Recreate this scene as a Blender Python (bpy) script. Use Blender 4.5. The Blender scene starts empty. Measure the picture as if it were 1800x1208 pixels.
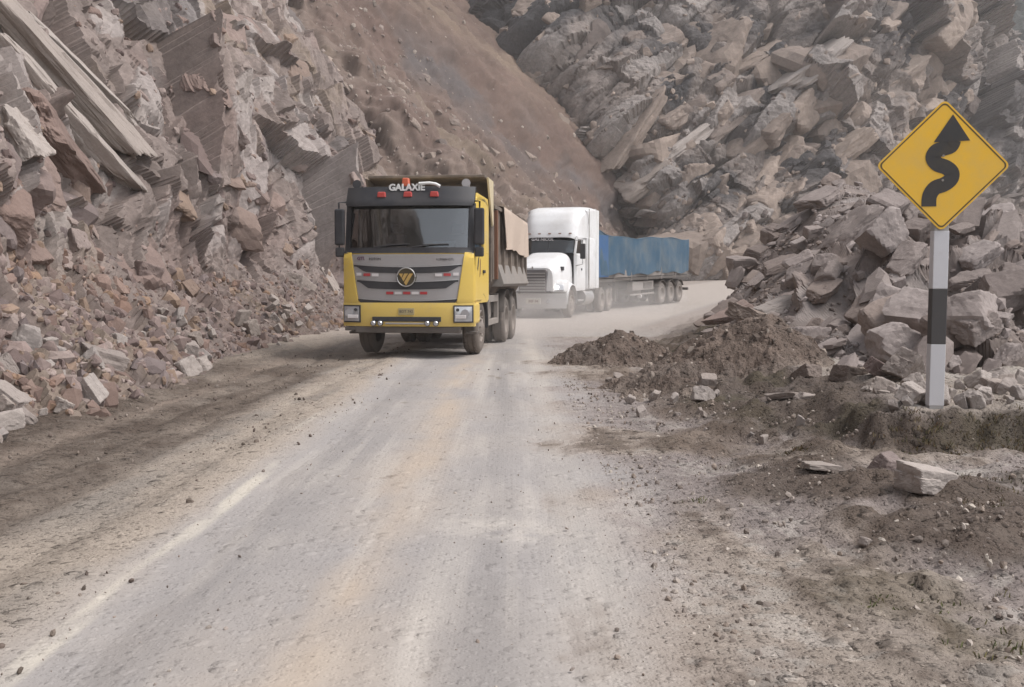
import bpy, bmesh, math, random
import numpy as np
from mathutils import Vector, Matrix, Euler

# ---------------------------------------------------------------- camera, sky, sun, exposure
scene = bpy.context.scene
COL = scene.collection
PITCH = math.radians(3.56)
CAM = np.array([0.0, 0.0, 1.45])
cam_d = bpy.data.cameras.new("camera")
cam_d.sensor_width = 36.0
cam_d.lens = 36.0
cam_d.clip_start = 0.05
cam_d.clip_end = 2000.0
cam = bpy.data.objects.new("camera", cam_d)
cam.location = CAM
cam.rotation_euler = (math.pi / 2 - PITCH, 0, 0)
COL.objects.link(cam)
scene.camera = cam

SUN_EL, SUN_AZ = math.radians(56), math.radians(104)      # azimuth measured from +Y towards +X
world = bpy.data.worlds.new("World")
scene.world = world
world.use_nodes = True
wn, wl = world.node_tree.nodes, world.node_tree.links
sky = wn.new("ShaderNodeTexSky")
sky.sky_type = 'NISHITA'
sky.sun_disc = False
sky.sun_elevation = SUN_EL
sky.sun_rotation = SUN_AZ
sky.altitude = 3000
sky.air_density = 1.0
sky.dust_density = 4.0
hs = wn.new("ShaderNodeHueSaturation")
hs.inputs["Saturation"].default_value = 0.22
wl.new(sky.outputs["Color"], hs.inputs["Color"])
wl.new(hs.outputs["Color"], wn["Background"].inputs["Color"])
wn["Background"].inputs["Strength"].default_value = 0.12

sun_d = bpy.data.lights.new("sun", 'SUN')
sun_d.energy = 1.5
sun_d.angle = math.radians(27)
sun_d.color = (1.0, 0.955, 0.92)
sun = bpy.data.objects.new("sun", sun_d)
sd = Vector((math.sin(SUN_AZ) * math.cos(SUN_EL), math.cos(SUN_AZ) * math.cos(SUN_EL), math.sin(SUN_EL)))
sun.rotation_euler = sd.to_track_quat('Z', 'Y').to_euler()
COL.objects.link(sun)

scene.view_settings.view_transform = 'Standard'
scene.view_settings.look = 'None'
scene.view_settings.gamma = 1.0
scene.view_settings.use_curve_mapping = False
scene.view_settings.exposure = 1.30
scene.render.engine = 'CYCLES'
scene.cycles.use_denoising = True
scene.cycles.max_bounces = 6
scene.cycles.transparent_max_bounces = 12
scene.cycles.volume_bounces = 1

random.seed(5)
RNG = np.random.default_rng(11)

# ---------------------------------------------------------------- measuring helpers
CT, ST = math.cos(PITCH), math.sin(PITCH)
def ray(u, v):
    cx, cy = (u - 900) / 1800.0, (604 - v) / 1800.0
    return np.array([cx, CT + cy * ST, -ST + cy * CT])
def P(u, v, d):                       # the place seen at u,v standing d metres down the road
    r = ray(u, v)
    return CAM + r * (d / r[1])
def G(u, v, z=0.0):                   # the place seen at u,v on level z
    r = ray(u, v)
    return CAM + r * ((z - CAM[2]) / r[2])

# ---------------------------------------------------------------- noise
def _h(ix, iy, iz, seed):
    with np.errstate(over='ignore'):
        h = (ix.astype(np.int64).astype(np.uint32) * np.uint32(374761393)
             + iy.astype(np.int64).astype(np.uint32) * np.uint32(668265263)
             + iz.astype(np.int64).astype(np.uint32) * np.uint32(2147483647 - 1274126177)
             + np.uint32((seed * 2654435761) & 0xffffffff))
        h ^= h >> np.uint32(13); h *= np.uint32(1274126177)
        h ^= h >> np.uint32(16); h *= np.uint32(2246822519); h ^= h >> np.uint32(15)
    return h
def hf(ix, iy, iz, seed):
    return _h(ix, iy, iz, seed).astype(np.float32) * np.float32(1 / 4294967296.0)
def vnoise(p, seed=0):
    f = np.floor(p); t = (p - f).astype(np.float32)
    i = f.astype(np.int64)
    w = t * t * t * (t * (t * 6 - 15) + 10)
    out = np.zeros(len(p), np.float32)
    for dx in (0, 1):
        wx = w[:, 0] if dx else 1 - w[:, 0]
        for dy in (0, 1):
            wy = w[:, 1] if dy else 1 - w[:, 1]
            for dz in (0, 1):
                wz = w[:, 2] if dz else 1 - w[:, 2]
                out += wx * wy * wz * hf(i[:, 0] + dx, i[:, 1] + dy, i[:, 2] + dz, seed)
    return out * 2 - 1
def fbm(p, scale, octaves=4, seed=0, gain=0.5):
    q = np.asarray(p) / scale
    a, s, o = 1.0, 0.0, np.zeros(len(q), np.float32)
    for k in range(octaves):
        o += a * vnoise(q, seed + k * 17); s += a
        q = q * 2.03 + 11.3; a *= gain
    return o / s
def blocks(p, scale, M=None, seed=0, tilt=0.6, steep=2.2):
    """fractured-rock relief: a union of jointed blocks, each with its own tilted top and steep sides
    (continuous); returns height, a random number per block, and a mask of the joints"""
    q = np.asarray(p, np.float64)
    if M is not None:
        q = q @ M.T
    q = q / scale
    c = np.floor(q - 0.5).astype(np.int64)
    n = len(q)
    h1 = np.full(n, -1e9, np.float32); h2 = np.full(n, -1e9, np.float32)
    rid = np.zeros(n, np.float32)
    for ox in (0, 1):
        for oy in (0, 1):
            for oz in (0, 1):
                ix, iy, iz = c[:, 0] + ox, c[:, 1] + oy, c[:, 2] + oz
                H = _h(ix, iy, iz, seed)
                r = []
                for k in range(8):
                    r.append((H & np.uint32(0xffff)).astype(np.float32) / 65535.0)
                    with np.errstate(over='ignore'):
                        H = H * np.uint32(1664525) + np.uint32(1013904223); H ^= H >> np.uint32(15)
                dx = (q[:, 0] - ix).astype(np.float32) - (.2 + .6 * r[0])
                dy = (q[:, 1] - iy).astype(np.float32) - (.2 + .6 * r[1])
                dz = (q[:, 2] - iz).astype(np.float32) - (.2 + .6 * r[2])
                ax = dx + (r[4] - .5) * .9 * dy + (r[5] - .5) * .5 * dz
                ay = dy + (r[6] - .5) * .9 * dz + (r[7] - .5) * .7 * dx
                az = dz + (r[5] - .5) * .9 * dx + (r[3] - .5) * .7 * dy
                bn = np.maximum(np.maximum(np.abs(ax), np.abs(ay)), np.abs(az))
                h = (r[3] - .5) + tilt * ((r[4] - .5) * dx + (r[7] - .5) * dy + (r[6] - .5) * dz) * 1.7 - steep * np.maximum(0, bn - (.22 + .22 * r[5]))
                m = h > h1
                h2 = np.where(m, h1, np.maximum(h2, h))
                h1 = np.where(m, h, h1)
                rid[m] = r[6][m]
    return np.maximum(h1, -.9), rid, h1 - h2
def strata(Q, n, t, seed, warp=.5):
    q = np.asarray(Q) @ np.asarray(n) / t + fbm(Q, 7 * t, 3, seed) * warp * 3
    q = q + .45 * np.sin(q * .9 + seed)
    i = np.floor(q); f = q - i
    z = np.zeros(len(q), np.int64)
    r0, r1 = hf(i, z, z, seed), hf(i + 1, z, z, seed)
    w = sstep(.78, 1, f)
    return r0 * (1 - w) + r1 * w - .5, r0
def frame(a, n):                      # rows: long, middle and thin axis
    a = np.array(a, float); a /= np.linalg.norm(a)
    n = np.array(n, float); n -= a * (n @ a); n /= np.linalg.norm(n)
    return np.stack([a, np.cross(n, a), n])
def sstep(a, b, x):
    t = np.clip((x - a) / (b - a), 0, 1)
    return t * t * (3 - 2 * t)

# ---------------------------------------------------------------- materials
MATS = {}
def mat(name, color=(0.5, 0.5, 0.5), rough=0.6, metal=0.0, spec=0.4, dirt=None, dirt_amt=0.0, bump=0.0, bscale=20.0, emit=None, coat=0.0, dscale=1.2):
    if name in MATS:
        return MATS[name]
    m = bpy.data.materials.new(name); m.use_nodes = True
    nt = m.node_tree; b = nt.nodes["Principled BSDF"]
    b.inputs["Base Color"].default_value = (*color, 1)
    b.inputs["Roughness"].default_value = rough
    b.inputs["Metallic"].default_value = metal
    b.inputs["Specular IOR Level"].default_value = spec
    b.inputs["Coat Weight"].default_value = coat
    tc = nt.nodes.new("ShaderNodeTexCoord")
    if dirt is not None:
        nz = nt.nodes.new("ShaderNodeTexNoise"); nz.inputs["Scale"].default_value = dscale; nz.inputs["Detail"].default_value = 8; nz.inputs["Roughness"].default_value = 0.68
        nt.links.new(tc.outputs["Object"], nz.inputs["Vector"])
        r = nt.nodes.new("ShaderNodeMapRange"); r.inputs["From Min"].default_value = 0.38; r.inputs["From Max"].default_value = 0.68
        r.inputs["To Max"].default_value = dirt_amt
        nt.links.new(nz.outputs["Fac"], r.inputs["Value"])
        # road dust, thicker towards the ground
        sp = nt.nodes.new("ShaderNodeSeparateXYZ"); nt.links.new(tc.outputs["Object"], sp.inputs[0])
        r2 = nt.nodes.new("ShaderNodeMapRange"); r2.inputs["From Min"].default_value = 0.2; r2.inputs["From Max"].default_value = 2.2
        r2.inputs["To Min"].default_value = dirt_amt * 0.75; r2.inputs["To Max"].default_value = dirt_amt * 0.12
        nt.links.new(sp.outputs["Z"], r2.inputs["Value"])
        ad = nt.nodes.new("ShaderNodeMath"); ad.operation = 'MAXIMUM'
        nt.links.new(r.outputs[0], ad.inputs[0]); nt.links.new(r2.outputs[0], ad.inputs[1])
        mx = nt.nodes.new("ShaderNodeMix"); mx.data_type = 'RGBA'
        mx.inputs[6].default_value = (*color, 1); mx.inputs[7].default_value = (*dirt, 1)
        nt.links.new(ad.outputs[0], mx.inputs[0])
        nt.links.new(mx.outputs[2], b.inputs["Base Color"])
        rr = nt.nodes.new("ShaderNodeMapRange"); rr.inputs["To Min"].default_value = rough; rr.inputs["To Max"].default_value = 0.95
        nt.links.new(ad.outputs[0], rr.inputs["Value"]); nt.links.new(rr.outputs[0], b.inputs["Roughness"])
    if bump > 0:
        nz = nt.nodes.new("ShaderNodeTexNoise"); nz.inputs["Scale"].default_value = bscale; nz.inputs["Detail"].default_value = 6
        nt.links.new(tc.outputs["Object"], nz.inputs["Vector"])
        bp = nt.nodes.new("ShaderNodeBump"); bp.inputs["Strength"].default_value = bump; bp.inputs["Distance"].default_value = 0.05
        nt.links.new(nz.outputs["Fac"], bp.inputs["Height"]); nt.links.new(bp.outputs[0], b.inputs["Normal"])
    if emit:
        b.inputs["Emission Color"].default_value = (*color, 1); b.inputs["Emission Strength"].default_value = emit
    MATS[name] = m
    return m

def earth_mat(name, grain=60.0, bump=0.5, bdist=0.02, var=0.35, rough=0.95, coarse=1.7, tint=None, pebble=None, pdist=.02, gritty=False):
    """colour from the surface's own mineral colour attribute, broken up by procedural grain"""
    if name in MATS:
        return MATS[name]
    m = bpy.data.materials.new(name); m.use_nodes = True
    nt = m.node_tree; L = nt.links; b = nt.nodes["Principled BSDF"]
    b.inputs["Roughness"].default_value = rough
    b.inputs["Specular IOR Level"].default_value = 0.2
    at = nt.nodes.new("ShaderNodeAttribute"); at.attribute_name = "Col"
    ge = nt.nodes.new("ShaderNodeNewGeometry")
    def noise(scale, det, ro=0.6):
        n = nt.nodes.new("ShaderNodeTexNoise"); n.inputs["Scale"].default_value = scale
        n.inputs["Detail"].default_value = det; n.inputs["Roughness"].default_value = ro
        L.new(ge.outputs["Position"], n.inputs["Vector"]); return n
    n1 = noise(grain, 5, 0.7); n2 = noise(coarse, 6, 0.65)
    ad = nt.nodes.new("ShaderNodeMath"); ad.operation = 'ADD'
    L.new(n1.outputs["Fac"], ad.inputs[0]); L.new(n2.outputs["Fac"], ad.inputs[1])
    mr = nt.nodes.new("ShaderNodeMapRange"); mr.inputs["From Min"].default_value = 0.6; mr.inputs["From Max"].default_value = 1.4
    mr.inputs["To Min"].default_value = 1 - var; mr.inputs["To Max"].default_value = 1 + var
    L.new(ad.outputs[0], mr.inputs["Value"])
    vm = nt.nodes.new("ShaderNodeVectorMath"); vm.operation = 'SCALE'
    if tint:
        oi = nt.nodes.new("ShaderNodeObjectInfo")
        cr = nt.nodes.new("ShaderNodeValToRGB")
        els = cr.color_ramp.elements
        els[0].position, els[0].color = 0.0, (*tint[0], 1)
        els[1].position, els[1].color = 1.0, (*tint[-1], 1)
        for k, c in enumerate(tint[1:-1]):
            e = els.new((k + 1) / (len(tint) - 1)); e.color = (*c, 1)
        L.new(oi.outputs["Random"], cr.inputs["Fac"])
        L.new(cr.outputs["Color"], vm.inputs[0])
    else:
        L.new(at.outputs["Color"], vm.inputs[0])
    L.new(mr.outputs[0], vm.inputs["Scale"])
    L.new(vm.outputs[0], b.inputs["Base Color"])
    bp = nt.nodes.new("ShaderNodeBump"); bp.inputs["Strength"].default_value = bump; bp.inputs["Distance"].default_value = bdist
    nb = noise(grain * 0.4, 8, 0.7)
    L.new(nb.outputs["Fac"], bp.inputs["Height"]); L.new(bp.outputs[0], b.inputs["Normal"])
    if gritty:
        L.remove([l for l in L if l.to_socket == vm.inputs["Scale"]][0])
        ga = nt.nodes.new("ShaderNodeAttribute"); ga.attribute_name = "Grit"
        g2 = nt.nodes.new("ShaderNodeMapRange"); g2.inputs["To Min"].default_value = .22; L.new(ga.outputs["Fac"], g2.inputs["Value"])
        gm = nt.nodes.new("ShaderNodeMath"); gm.operation = 'MULTIPLY'
        L.new(nb.outputs["Fac"], gm.inputs[0]); L.new(g2.outputs[0], gm.inputs[1]); L.new(gm.outputs[0], bp.inputs["Height"])
        s1 = nt.nodes.new("ShaderNodeMath"); s1.operation = 'SUBTRACT'; s1.inputs[1].default_value = 1.0; L.new(mr.outputs[0], s1.inputs[0])
        s2 = nt.nodes.new("ShaderNodeMath"); s2.operation = 'MULTIPLY_ADD'; s2.inputs[2].default_value = 1.0
        L.new(s1.outputs[0], s2.inputs[0]); L.new(g2.outputs[0], s2.inputs[1]); L.new(s2.outputs[0], vm.inputs["Scale"])
    if pebble:
        last, colour = bp, vm.outputs[0]
        for k, (sc, cover, amt) in enumerate(pebble):
            vo = nt.nodes.new("ShaderNodeTexVoronoi"); vo.inputs["Scale"].default_value = sc; vo.inputs["Randomness"].default_value = 1.0
            L.new(ge.outputs["Position"], vo.inputs["Vector"])
            sp = nt.nodes.new("ShaderNodeSeparateColor"); L.new(vo.outputs["Color"], sp.inputs[0])
            here = nt.nodes.new("ShaderNodeMath"); here.operation = 'LESS_THAN'; here.inputs[1].default_value = cover
            L.new(sp.outputs[0], here.inputs[0])
            dome = nt.nodes.new("ShaderNodeMapRange"); dome.inputs["From Min"].default_value = .55; dome.inputs["From Max"].default_value = .25
            L.new(vo.outputs["Distance"], dome.inputs["Value"])
            hm = nt.nodes.new("ShaderNodeMath"); hm.operation = 'MULTIPLY'; L.new(dome.outputs[0], hm.inputs[0]); L.new(here.outputs[0], hm.inputs[1])
            if gritty:
                h0 = hm; hm = nt.nodes.new("ShaderNodeMath"); hm.operation = 'MULTIPLY'; L.new(h0.outputs[0], hm.inputs[0]); L.new(g2.outputs[0], hm.inputs[1])
            b2 = nt.nodes.new("ShaderNodeBump"); b2.inputs["Strength"].default_value = .8; b2.inputs["Distance"].default_value = pdist * 30 / sc
            L.new(hm.outputs[0], b2.inputs["Height"]); L.new(last.outputs[0], b2.inputs["Normal"]); last = b2
            tone = nt.nodes.new("ShaderNodeMapRange"); tone.inputs["To Min"].default_value = 1 - amt; tone.inputs["To Max"].default_value = 1 + amt * .8
            L.new(sp.outputs[1], tone.inputs["Value"])
            tm = nt.nodes.new("ShaderNodeMix"); tm.data_type = 'FLOAT'; tm.inputs[2].default_value = 1.0
            L.new(hm.outputs[0], tm.inputs[0]); L.new(tone.outputs[0], tm.inputs[3])
            v2 = nt.nodes.new("ShaderNodeVectorMath"); v2.operation = 'SCALE'
            L.new(colour, v2.inputs[0]); L.new(tm.outputs[0], v2.inputs["Scale"]); colour = v2.outputs[0]
        L.new(last.outputs[0], b.inputs["Normal"]); L.new(colour, b.inputs["Base Color"])
    MATS[name] = m
    return m

def glass_mat(name, tint=(0.5, 0.55, 0.55), ior=1.75):
    if name in MATS:
        return MATS[name]
    m = bpy.data.materials.new(name); m.use_nodes = True
    nt = m.node_tree; nt.nodes.remove(nt.nodes["Principled BSDF"])
    g = nt.nodes.new("ShaderNodeBsdfGlossy"); g.inputs["Roughness"].default_value = 0.04
    t = nt.nodes.new("ShaderNodeBsdfTransparent"); t.inputs["Color"].default_value = (*tint, 1)
    f = nt.nodes.new("ShaderNodeFresnel"); f.inputs["IOR"].default_value = ior
    x = nt.nodes.new("ShaderNodeMixShader")
    nt.links.new(f.outputs[0], x.inputs[0]); nt.links.new(t.outputs[0], x.inputs[1]); nt.links.new(g.outputs[0], x.inputs[2])
    nt.links.new(x.outputs[0], nt.nodes["Material Output"].inputs["Surface"])
    MATS[name] = m
    return m

ROCK_TINTS = [(0.152, 0.113, 0.103), (0.228, 0.175, 0.157), (0.188, 0.132, 0.111), (0.273, 0.218, 0.195), (0.167, 0.134, 0.127), (0.228, 0.164, 0.124), (0.202, 0.154, 0.139)]
PALE_TINTS = [(0.244, 0.207, 0.186), (0.328, 0.286, 0.260), (0.272, 0.229, 0.201), (0.366, 0.321, 0.292), (0.221, 0.194, 0.179)]
GREY_TINTS = [(0.177, 0.141, 0.119), (0.255, 0.206, 0.175), (0.207, 0.165, 0.139), (0.302, 0.243, 0.204), (0.120, 0.098, 0.089)]
M_ROCK = earth_mat("cliff_rock", 9.0, 0.7, 0.04, 0.34, coarse=1.6)
M_FARROCK = earth_mat("far_cliff_rock", 4.0, 0.9, 0.25, 0.40, coarse=0.5)
M_SLIDE = earth_mat("landslide_earth", 3.0, 0.5, 0.08, 0.22, coarse=0.35)
M_GROUND = earth_mat("dusty_ground", 70.0, 0.9, 0.03, 0.26, coarse=3.1, pebble=((26, .35, .5), (60, .5, .45), (11, .14, .4)), gritty=True)
M_ROAD = M_GROUND
M_DIRT = earth_mat("dark_soil", 40.0, 0.9, 0.04, 0.35, coarse=4.0, pebble=((18, .4, .5), (45, .5, .5)))
M_STONE = earth_mat("loose_stone", 22.0, 0.6, 0.02, 0.25, tint=ROCK_TINTS)
M_PALE = earth_mat("pale_stone", 22.0, 0.6, 0.02, 0.22, tint=PALE_TINTS)
M_GREY = earth_mat("far_stone", 3.0, 0.7, 0.12, 0.30, tint=GREY_TINTS, coarse=0.8)
BANK_TINTS = [(0.263, 0.223, 0.207), (0.218, 0.182, 0.165), (0.308, 0.266, 0.249), (0.174, 0.143, 0.130), (0.252, 0.204, 0.178)]
M_BANK = earth_mat("outcrop_stone", 22.0, 0.6, 0.02, 0.25, tint=BANK_TINTS)
M_RUBBLE = earth_mat("rubble", 22.0, 0.6, 0.02, 0.25)

# ---------------------------------------------------------------- mesh helpers
def mesh_np(name, V, F, cols=None, smooth=False, grit=None):
    """V (n,3), F (m,k) arrays -> mesh"""
    me = bpy.data.meshes.new(name)
    V = np.ascontiguousarray(V, np.float32); F = np.ascontiguousarray(F, np.int32)
    k = F.shape[1]
    me.vertices.add(len(V)); me.vertices.foreach_set("co", V.ravel())
    me.loops.add(F.size); me.loops.foreach_set("vertex_index", F.ravel())
    me.polygons.add(len(F)); me.polygons.foreach_set("loop_start", np.arange(len(F), dtype=np.int32) * k)
    me.polygons.foreach_set("use_smooth", np.full(len(F), smooth, bool))
    if cols is not None:
        a = me.attributes.new("Col", 'FLOAT_COLOR', 'POINT')
        c4 = np.ones((len(V), 4), np.float32); c4[:, :3] = np.clip(cols, 0.01, 0.9)
        a.data.foreach_set("color", c4.ravel())
    if grit is not None:
        a = me.attributes.new("Grit", 'FLOAT', 'POINT'); a.data.foreach_set("value", np.ascontiguousarray(grit, np.float32))
    me.update(calc_edges=True)
    return me
def tag(o, label=None, cat=None, group=None, kind=None):
    if label: o["label"] = label
    if cat: o["category"] = cat
    if group: o["group"] = group
    if kind: o["kind"] = kind
    return o
def link(name, me, m=None, parent=None):
    o = bpy.data.objects.new(name, me)
    COL.objects.link(o)
    if m is not None and len(me.materials) == 0:
        me.materials.append(m)
    if parent is not None:
        o.parent = parent
    return o
def empty(name, loc=(0, 0, 0), rot=(0, 0, 0)):
    o = bpy.data.objects.new(name, None)
    o.location = loc; o.rotation_euler = rot; o.empty_display_size = 0.3
    COL.objects.link(o)
    return o
def grid_faces(nr, nc):
    i = np.arange(nr * nc).reshape(nr, nc)
    return np.stack([i[:-1, :-1], i[:-1, 1:], i[1:, 1:], i[1:, :-1]], -1).reshape(-1, 4)
def catmull(A, n, axis):
    """resample array along axis to n samples"""
    A = np.moveaxis(np.asarray(A, float), axis, 0)
    m = A.shape[0]
    t = np.linspace(0, m - 1, n) if np.isscalar(n) else np.asarray(n)
    i = np.clip(np.floor(t).astype(int), 0, m - 2); f = (t - i).reshape(-1, *([1] * (A.ndim - 1)))
    p0, p1, p2, p3 = A[np.clip(i - 1, 0, m - 1)], A[i], A[i + 1], A[np.clip(i + 2, 0, m - 1)]
    o = 0.5 * (2 * p1 + (p2 - p0) * f + (2 * p0 - 5 * p1 + 4 * p2 - p3) * f ** 2 + (3 * p1 - p0 - 3 * p2 + p3) * f ** 3)
    return np.moveaxis(o, 0, axis)
def sheet_normals(S):
    du = np.gradient(S, axis=1); dv = np.gradient(S, axis=0)
    n = np.cross(du, dv); n /= np.linalg.norm(n, axis=2, keepdims=True) + 1e-9
    return n
def mixc(a, b, t):
    t = np.asarray(t)[:, None]
    return a * (1 - t) + np.asarray(b) * t
def project(Q):
    R = Q - CAM
    z = R[:, 1] * CT - R[:, 2] * ST
    up = R[:, 1] * ST + R[:, 2] * CT
    return 900 + 1800 * R[:, 0] / z, 604 - 1800 * up / z

# ---- angular stones
def ico(sub):
    bm = bmesh.new(); bmesh.ops.create_icosphere(bm, subdivisions=sub, radius=1.0)
    V = np.array([v.co[:] for v in bm.verts]); F = np.array([[v.index for v in f.verts] for f in bm.faces])
    bm.free(); return V, F
ICO = {s: ico(s) for s in (1, 2, 3, 4, 5)}
def stone(seed, sub=2, planes=13, dims=(1, 1, 1), rough=0.04, boxy=0.5):
    """a broken block: directions cut by random planes"""
    r = np.random.default_rng(seed)
    V, F = ICO[sub]
    n = r.normal(size=(planes, 3)); n /= np.linalg.norm(n, axis=1)[:, None]
    d = r.uniform(0.62, 1.0, planes)
    ax = np.concatenate([np.eye(3), -np.eye(3)]) + r.normal(scale=0.16, size=(6, 3)); ax /= np.linalg.norm(ax, axis=1)[:, None]
    n = np.concatenate([n, ax]); d = np.concatenate([d / (1 - 0.35 * boxy) , r.uniform(0.5, 0.75, 6)])
    dot = V @ n.T
    rr = np.where(dot > 0.05, d[None] / np.maximum(dot, 0.05), 9.0)
    if sub >= 3:
        kk = 18.0 if sub == 3 else 45.0
        rad = -np.log(np.exp(-kk * np.minimum(rr, 9.0)).sum(1)) / kk
    else:
        rad = rr.min(1)
    rad = np.clip(rad, .2, 1.25)
    Q = V * rad[:, None]
    if sub >= 3:
        Q = Q + V * (fbm(Q + seed * 3.7, 0.45, 4, seed % 97) * rough * 2.2)[:, None]
        b, _, _ = blocks(Q + seed, 0.5, seed=seed % 89, tilt=1.2, steep=1.4)
        Q = Q + V * (b * rough * 2.0)[:, None]
        b, _, _ = blocks(Q + seed, 0.19, seed=seed % 83, tilt=1.2, steep=1.4)
        Q = Q + V * (b * rough * .7 + fbm(Q, .09, 2, seed % 71) * rough * .35)[:, None]
    return Q * np.array(dims), F
BLOCKS = [stone(500 + k, 4, 11, (1.0, random.uniform(.65, 1.0), random.uniform(.45, .85)), .03) for k in range(26)]
STONES = [stone(100 + k, 2, dims=(1.0, random.uniform(.65, 1.0), random.uniform(.45, .85))) for k in range(22)]
PEBBLES = [stone(200 + k, 1, dims=(1.0, random.uniform(.6, 1.0), random.uniform(.4, .8))) for k in range(14)]
SLATES = [stone(300 + k, 2, dims=(1.0, random.uniform(.5, .8), random.uniform(.18, .35)), boxy=1.0) for k in range(12)]
def stone_meshes(lib, name, m):
    out = []
    for V, F in lib:
        me = mesh_np(name, V, F); me.materials.append(m); out.append(me)
    return out
def rot_mats(n, r, tilt=math.pi):
    e = np.stack([r.uniform(-tilt, tilt, n), r.uniform(-tilt, tilt, n), r.uniform(-math.pi, math.pi, n)], 1)
    return [np.array(Euler(x, 'XYZ').to_matrix()) for x in e]
def heap(name, lib, pos, size, mats_, cols, m, parent=None, smooth=False):
    """many small stones joined into one mesh (stuff)"""
    Vs, Fs, Cs, k = [], [], [], 0
    r = np.random.default_rng(len(pos) + 3)
    pick = r.integers(0, len(lib), len(pos))
    for i in range(len(pos)):
        V, F = lib[pick[i]]
        Vs.append((V * size[i]) @ mats_[i].T + pos[i]); Fs.append(F + k); k += len(V)
        Cs.append(np.repeat(cols[i][None], len(V), 0))
    me = mesh_np(name, np.concatenate(Vs), np.concatenate(Fs), np.concatenate(Cs), smooth)
    o = link(name, me, m, parent); o["kind"] = "stuff"
    return o
def rock_palette(r, n, pal):
    p = np.array(pal); c = p[r.integers(0, len(p), n)]
    return c * r.uniform(0.82, 1.2, (n, 1))

# ---------------------------------------------------------------- ground levels
def zr(y):
    y = np.asarray(y, float)
    a = np.clip(y - 25, 0, 75)
    return 0.00042 * a * a + np.clip(y - 100, 0, None) * 0.063
RX = np.array([[-80, .9], [0, .9], [12, .7], [19, 1.0], [25, 2.3], [31, 3.7], [37, 5.4], [50, 9.6], [60, 13.4], [75, 19.5], [100, 32], [140, 60]])
LX = np.array([[-80, -2.2], [19, -2.9], [25, -2.4], [31, -1.6], [37, -.6], [45, 1.2], [52, 3.6], [60, 6.8], [75, 13.0], [100, 26], [140, 50]])
def xright(y): return np.interp(y, RX[:, 0], RX[:, 1])
def xleft(y): return np.interp(y, LX[:, 0], LX[:, 1])
def bench_mask(x, y):
    p = np.stack([x, y, x * 0], -1).reshape(-1, 3)
    w = (fbm(p, .7, 4, 501) * .28 + fbm(p, .17, 3, 502) * .10).reshape(np.shape(x))
    front = sstep(8.0, 8.42, y + w - 0.06 * (x - 3.5))
    xe = np.maximum(2.25 + 0.10 * (y - 8), xright(y) + 2.2)
    wid = .35 + .9 * sstep(8.6, 10.5, y)
    side = np.clip((x - xe + wid + w * 1.3) / (2 * wid), 0, 1)
    return front * side * side * (3 - 2 * side)
def berm_mask(x, y):
    p = np.stack([x, y, x * 0], -1).reshape(-1, 3)
    n = fbm(p, .9, 4, 511).reshape(np.shape(x)); m = fbm(p, .3, 3, 512).reshape(np.shape(x))
    return np.clip(np.exp(-((x - 2.3 - .35 * n) / .42) ** 2) * (.55 + 1.1 * n + .7 * m), 0, 1.3) * sstep(4.3, 5.6, y) * (1 - sstep(13, 17, y))
def zg(x, y):
    x = np.asarray(x, float); y = np.asarray(y, float)
    z = zr(y)
    z = z + 0.40 * bench_mask(x, y)
    z = z + 0.10 * sstep(1.2, 3.2, x) * (1 - sstep(7.5, 8.5, y)) + 0.10 * sstep(3, 6, x) * (1 - sstep(7.5, 8.5, y))
    z = z - 0.05 * sstep(-2.2, -3.0, x) * (1 - sstep(22, 30, y)) * (1 - sstep(-4.2, -5.2, x) * 1.6)
    for (cx, cy, rx, ry, h) in ((2.0, 7.2, .7, .35, .08), (2.75, 6.3, .5, .3, .12), (3.1, 5.4, .6, .3, .10), (1.75, 6.3, .4, .3, .04), (3.9, 6.6, .6, .4, .16), (2.3, 6.7, .3, .2, .06)):
        z = z + h * np.exp(-((x - cx) / rx) ** 2 - ((y - cy) / ry) ** 2)
    return z + berm_mask(x, y) * .12

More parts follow.
